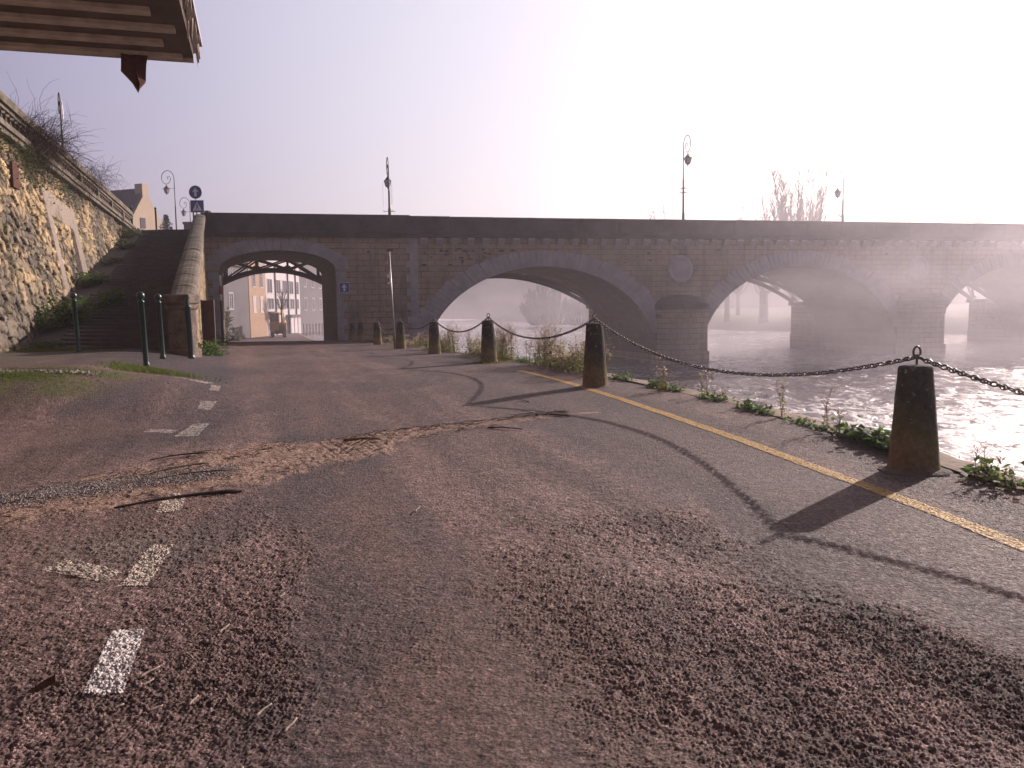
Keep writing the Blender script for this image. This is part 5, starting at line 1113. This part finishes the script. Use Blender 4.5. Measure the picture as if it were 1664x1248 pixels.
# ------------------------------------------------------------------ debris on the road
def und(x, y):
    X = np.array([[x]]); Y = np.array([[y]]); mm = float(1 - ss(.65, 1.05, mud_mask(X, Y))[0, 0])
    return g1(x, y) + float(((fbm(X * .5, Y * .5, 41) - .5) * .03 + (fbm(X * 3, Y * 3, 44) - .5) * .008)[0, 0]) + .022 * mm
def stick(a, b, r0, r1, label, m='wood_dark', bend=.012, fork=True, name='branch', grp='sticks washed onto the road'):
    a = Vector((a[0], a[1], und(*a) + r0)); b = Vector((b[0], b[1], und(*b) + r1 + .006)); n_ = 9; pts = []; L_ = (b - a).length; side = (b - a).cross(Vector((0, 0, 1))).normalized(); ph = random.uniform(0, 3)
    for k in range(n_): t = k / (n_ - 1); pts.append(a.lerp(b, t) + side * bend * math.sin(math.pi * t) + side * min(.006, .02 * L_) * math.sin(9 * t + ph) + Vector((0, 0, min(.010, .03 * L_) * math.sin(math.pi * t))))
    mb = MB(); mb.tube([p - a for p in pts], [r0 + (r1 - r0) * k / (n_ - 1) * random.uniform(.9, 1.1) for k in range(n_)], 7)
    if fork: p = pts[n_ // 2] - a; mb.tube([p, p + (b - a) * .16 + side * .05, p + (b - a) * .26 + side * .10], [r1 * .8, r1 * .5, r1 * .3], 5)
    o = mb.build(name, M[m], None); o.location = a; return tag(o, label, 'stick', grp)
random.seed(17)
stick((-1.90, 5.72), (-2.58, 5.27), .016, .006, 'long dark branch lying across the white dash', bend=.03)
stick((-2.62, 7.05), (-3.02, 6.82), .008, .004, 'short dark stick at the far side of the mud, by the gravel')
stick((-2.2, 6.35), (-2.62, 6.02), .006, .003, 'dark stick in the mud behind the long branch')
stick((-2.45, 6.6), (-2.75, 6.2), .009, .004, 'thin stick crossing the mud between two darker ones')
stick((-1.55, 7.55), (-1.22, 7.62), .014, .009, 'thick pale stick on the far edge of the mud tongue', 'drystem')
stick((-1.38, 7.75), (-1.46, 7.15), .008, .006, 'straight pale cane lying lengthwise on the mud end', 'drystem', .0, False)
stick((-1.32, 7.72), (-1.40, 7.10), .007, .005, 'second pale cane parallel to the first on the mud end', 'drystem', .0, False)
stick((.25, 9.35), (-.05, 8.95), .010, .005, 'brown stick resting on the thin debris line, left of centre')
stick((.62, 9.0), (.25, 9.12), .010, .006, 'brown stick on the debris line near the road centre')
stick((.2, 10.2), (.08, 10.38), .006, .004, 'loose stick beyond the debris line')
stick((-.25, 8.35), (.1, 8.2), .008, .004, 'curved twig on the near side of the debris line')
GS = 'pale straws scattered on the near asphalt'
for k, (a, b, lab) in enumerate([((-1.18, 3.20), (-1.165, 3.28), 'topmost pale straw left of the smooth wheel track'), ((-1.32, 2.80), (-1.28, 2.88), 'pale straw right of the nearest white dash'), ((-1.28, 2.74), (-1.26, 2.78), 'short straw just below the one beside the nearest dash'),
        ((-1.07, 2.60), (-1.06, 2.66), 'pale straw low in the picture near the centre left'), ((-1.18, 2.56), (-1.15, 2.59), 'tiny straw left of a slightly longer one'), ((-.83, 2.52), (-.80, 2.60), 'longest pale straw near the bottom'), ((-.71, 2.42), (-.69, 2.50), 'slanting straw right of the longest one'),
        ((-1.23, 3.0), (-1.17, 2.93), 'reddish straw pointing right among the stones'), ((-1.05, 3.6), (-1.04, 3.65), 'upright pair straw near the wheel track edge'), ((-.78, 2.18), (-.77, 2.22), 'white straw cut by the bottom edge'), ((-1.3, 2.58), (-1.28, 2.6), 'small yellowish straw below the white dash'), ((-.62, 5.1), (-.60, 5.22), 'forked straw on the smooth centre track')]):
    stick(a, b, .0046, .0028, lab, 'splinter', 0.002, False, 'straw', GS).location.z += .011
mb = MB(); z = und(-1.60, 2.70) + .020; mb.add([(-.05, -.015, -.004), (.0, -.03, .006), (.05, -.01, .03), (.035, .02, .045), (-.01, .03, .02), (-.045, .012, .0)], [(0, 1, 5), (1, 4, 5), (1, 2, 4), (2, 3, 4)]); o = mb.build('fallen_leaf', M['rust'], None, fix=False); o.location = (-1.60, 2.70, z); tag(o, 'curled brown leaf lying left of the nearest white dash', 'leaf')
M['debris'] = simple('brown_flood_twigs', (.20, .135, .10), (.08, .055, .04), 12, .85, .2)
# twigs and crumbs of the silt line
mb = MB(); random.seed(44)
for _ in range(900):
    t = random.random() ** .8 * (len(MUD) - 2) + .3; k = int(t); f = t - k; A_, B_ = MUD[k], MUD[min(k + 1, len(MUD) - 1)]; c = A_ * (1 - f) + B_ * f; d = (B_ - A_)[:2]; d = d / (np.hypot(*d) + 1e-6)
    off = random.choice((-1, 1, .6, .1)) * c[2] * random.uniform(.3, 1.0) + random.gauss(0, .05); x, y = c[0] - d[1] * off, c[1] + d[0] * off; l = random.uniform(.01, .06); a = math.atan2(d[1], d[0]) + random.gauss(0, .8); z = und(x, y) + .006; r_ = random.uniform(.001, .0032) 
    mb.tube([(x - math.cos(a) * l, y - math.sin(a) * l, z), (x, y, z + random.uniform(.003, .018)), (x + math.cos(a) * l, y + math.sin(a) * l, z + random.uniform(0, .012))], [r_, r_, r_ * .6], 3, False)
tag(mb.build('flood_debris', M['debris'], None, fix=False), 'fine dark twigs and crumbs left along the silt line', kind='stuff')
def pebbles(name, pts, m, label):
    mb = MB(); base = [(1, 0, 0), (0, 1, 0), (-1, 0, 0), (0, -1, 0), (0, 0, 1), (.6, .6, .6), (-.6, .5, .6), (0, 0, -.5)]
    for (x, y, s_) in pts:
        z = und(x, y); j = [random.uniform(.6, 1.1) for _ in range(8)]; q = random.uniform(0, 6.28); cq, sq_ = math.cos(q), math.sin(q)
        P = [((bx_ * cq - by_ * sq_) * s_ * j[i] + x, (bx_ * sq_ + by_ * cq) * s_ * j[i] * .8 + y, bz_ * s_ * .6 * j[i] + z + s_ * .2) for i, (bx_, by_, bz_) in enumerate(base[:5])]
        mb.add(P, [(0, 1, 4), (1, 2, 4), (2, 3, 4), (3, 0, 4)])
    tag(mb.build(name, m, None, fix=False), label, kind='stuff')
M['pebble'] = simple('pale_pebbles', (.34, .30, .29), (.16, .135, .13), 45, .8, .3)
random.seed(8); pts = []
for _ in range(5200):
    t = random.random(); pts.append((-4.1 + t * 1.9 + random.gauss(0, .07), 5.05 + t * 1.3 + random.gauss(0, .12 + .08 * math.sin(t * 3)), random.uniform(.005, .016)))
pebbles('gravel_heap', pts, M['pebble'], 'low heap of pale pebbles along the near side of the silt')
pts = [(random.uniform(-3.6, 3.0), 2.3 + random.random() ** 1.5 * 7, random.choice((.003, .004, .005, .007))) for _ in range(1500)]
pebbles('loose_grit', [p for p in pts if p[0] < yellow_x(p[1]) + .6], M['pebble'], 'loose grit scattered over the asphalt')
pts = []
for _ in range(900): t = random.random(); pts.append((-9.8 + t * 4.2, 11.62 - t * .4 + random.gauss(0, .05), random.uniform(.012, .05)))
pebbles('broken_kerb_rubble', pts, M['pebble'], 'crumbled stones along the edge of the small terrace')

HAZE = 0.0011; MIST = 0.036
# ------------------------------------------------------------------ haze and river mist
def mat_vol(name, dens, color, aniso):
    m = bpy.data.materials.new(name); m.use_nodes = True; t = m.node_tree; t.nodes.clear(); o = t.nodes.new('ShaderNodeOutputMaterial')
    v = t.nodes.new('ShaderNodeVolumePrincipled'); v.inputs['Density'].default_value = dens; v.inputs['Color'].default_value = color + (1,); v.inputs['Anisotropy'].default_value = aniso
    t.links.new(v.outputs[0], o.inputs['Volume']); return m, t, v
hm, _, _ = mat_vol('haze_air', HAZE, (1.0, .93, 1.0), .68)
mb = MB(); mb.b2((-200, -75, -4.2), (200, 305, 27)); tag(mb.build('haze', hm), 'pale morning haze filling the air', kind='stuff')

mm_, t, v = mat_vol('river_mist_air', 0.0, (1.0, .93, 1.0), .45)
tc = t.nodes.new('ShaderNodeTexCoord'); mp = t.nodes.new('ShaderNodeMapping'); mp.inputs['Scale'].default_value = (.09, .06, .22); mp.inputs['Rotation'].default_value = (.5, .1, .3)
no = t.nodes.new('ShaderNodeTexNoise'); no.inputs['Scale'].default_value = 1.6; no.inputs['Detail'].default_value = 4; no.inputs['Roughness'].default_value = .62
t.links.new(tc.outputs['Object'], mp.inputs[0]); t.links.new(mp.outputs[0], no.inputs['Vector'])
def mth(op, a, b):
    q = t.nodes.new('ShaderNodeMath'); q.operation = op
    for i, x in enumerate((a, b)):
        if hasattr(x, 'is_linked'): t.links.new(x, q.inputs[i])
        else: q.inputs[i].default_value = x
    return q.outputs[0]
def mrange(x, a, b, c=0.0, d=1.0):
    q = t.nodes.new('ShaderNodeMapRange'); q.interpolation_type = 'SMOOTHSTEP'; t.links.new(x, q.inputs[0])
    for i, z in enumerate((a, b, c, d)): q.inputs[i + 1].default_value = z
    return q.outputs[0]
sx = t.nodes.new('ShaderNodeSeparateXYZ'); t.links.new(tc.outputs['Object'], sx.inputs[0])
wisps = mth('ADD', mth('MULTIPLY', mrange(no.outputs['Fac'], .40, .68), .75), .25)
fall = mrange(sx.outputs[2], -1.9, 11.5, 1.0, 0.0); side = mrange(mth('ADD', sx.outputs[0], mth('MULTIPLY', sx.outputs[1], .45)), 20, 44); fr = mrange(sx.outputs[1], 24, 42); back = mrange(sx.outputs[1], 54, 70, 1.0, .16)
lft = mrange(sx.outputs[1], 60, 80, 0.0, 1.0); cover = mth('MAXIMUM', mth('MULTIPLY', mth('MULTIPLY', side, fr), back), mth('MULTIPLY', lft, .12)); d = mth('MULTIPLY', mth('MULTIPLY', mth('MULTIPLY', wisps, fall), cover), MIST); t.links.new(d, v.inputs['Density'])
mb = MB(); mb.b2((-60, 24, -1.99), (70, 170, 12)); tag(mb.build('river_mist', mm_), 'thicker wisps of mist drifting over the river', kind='stuff')
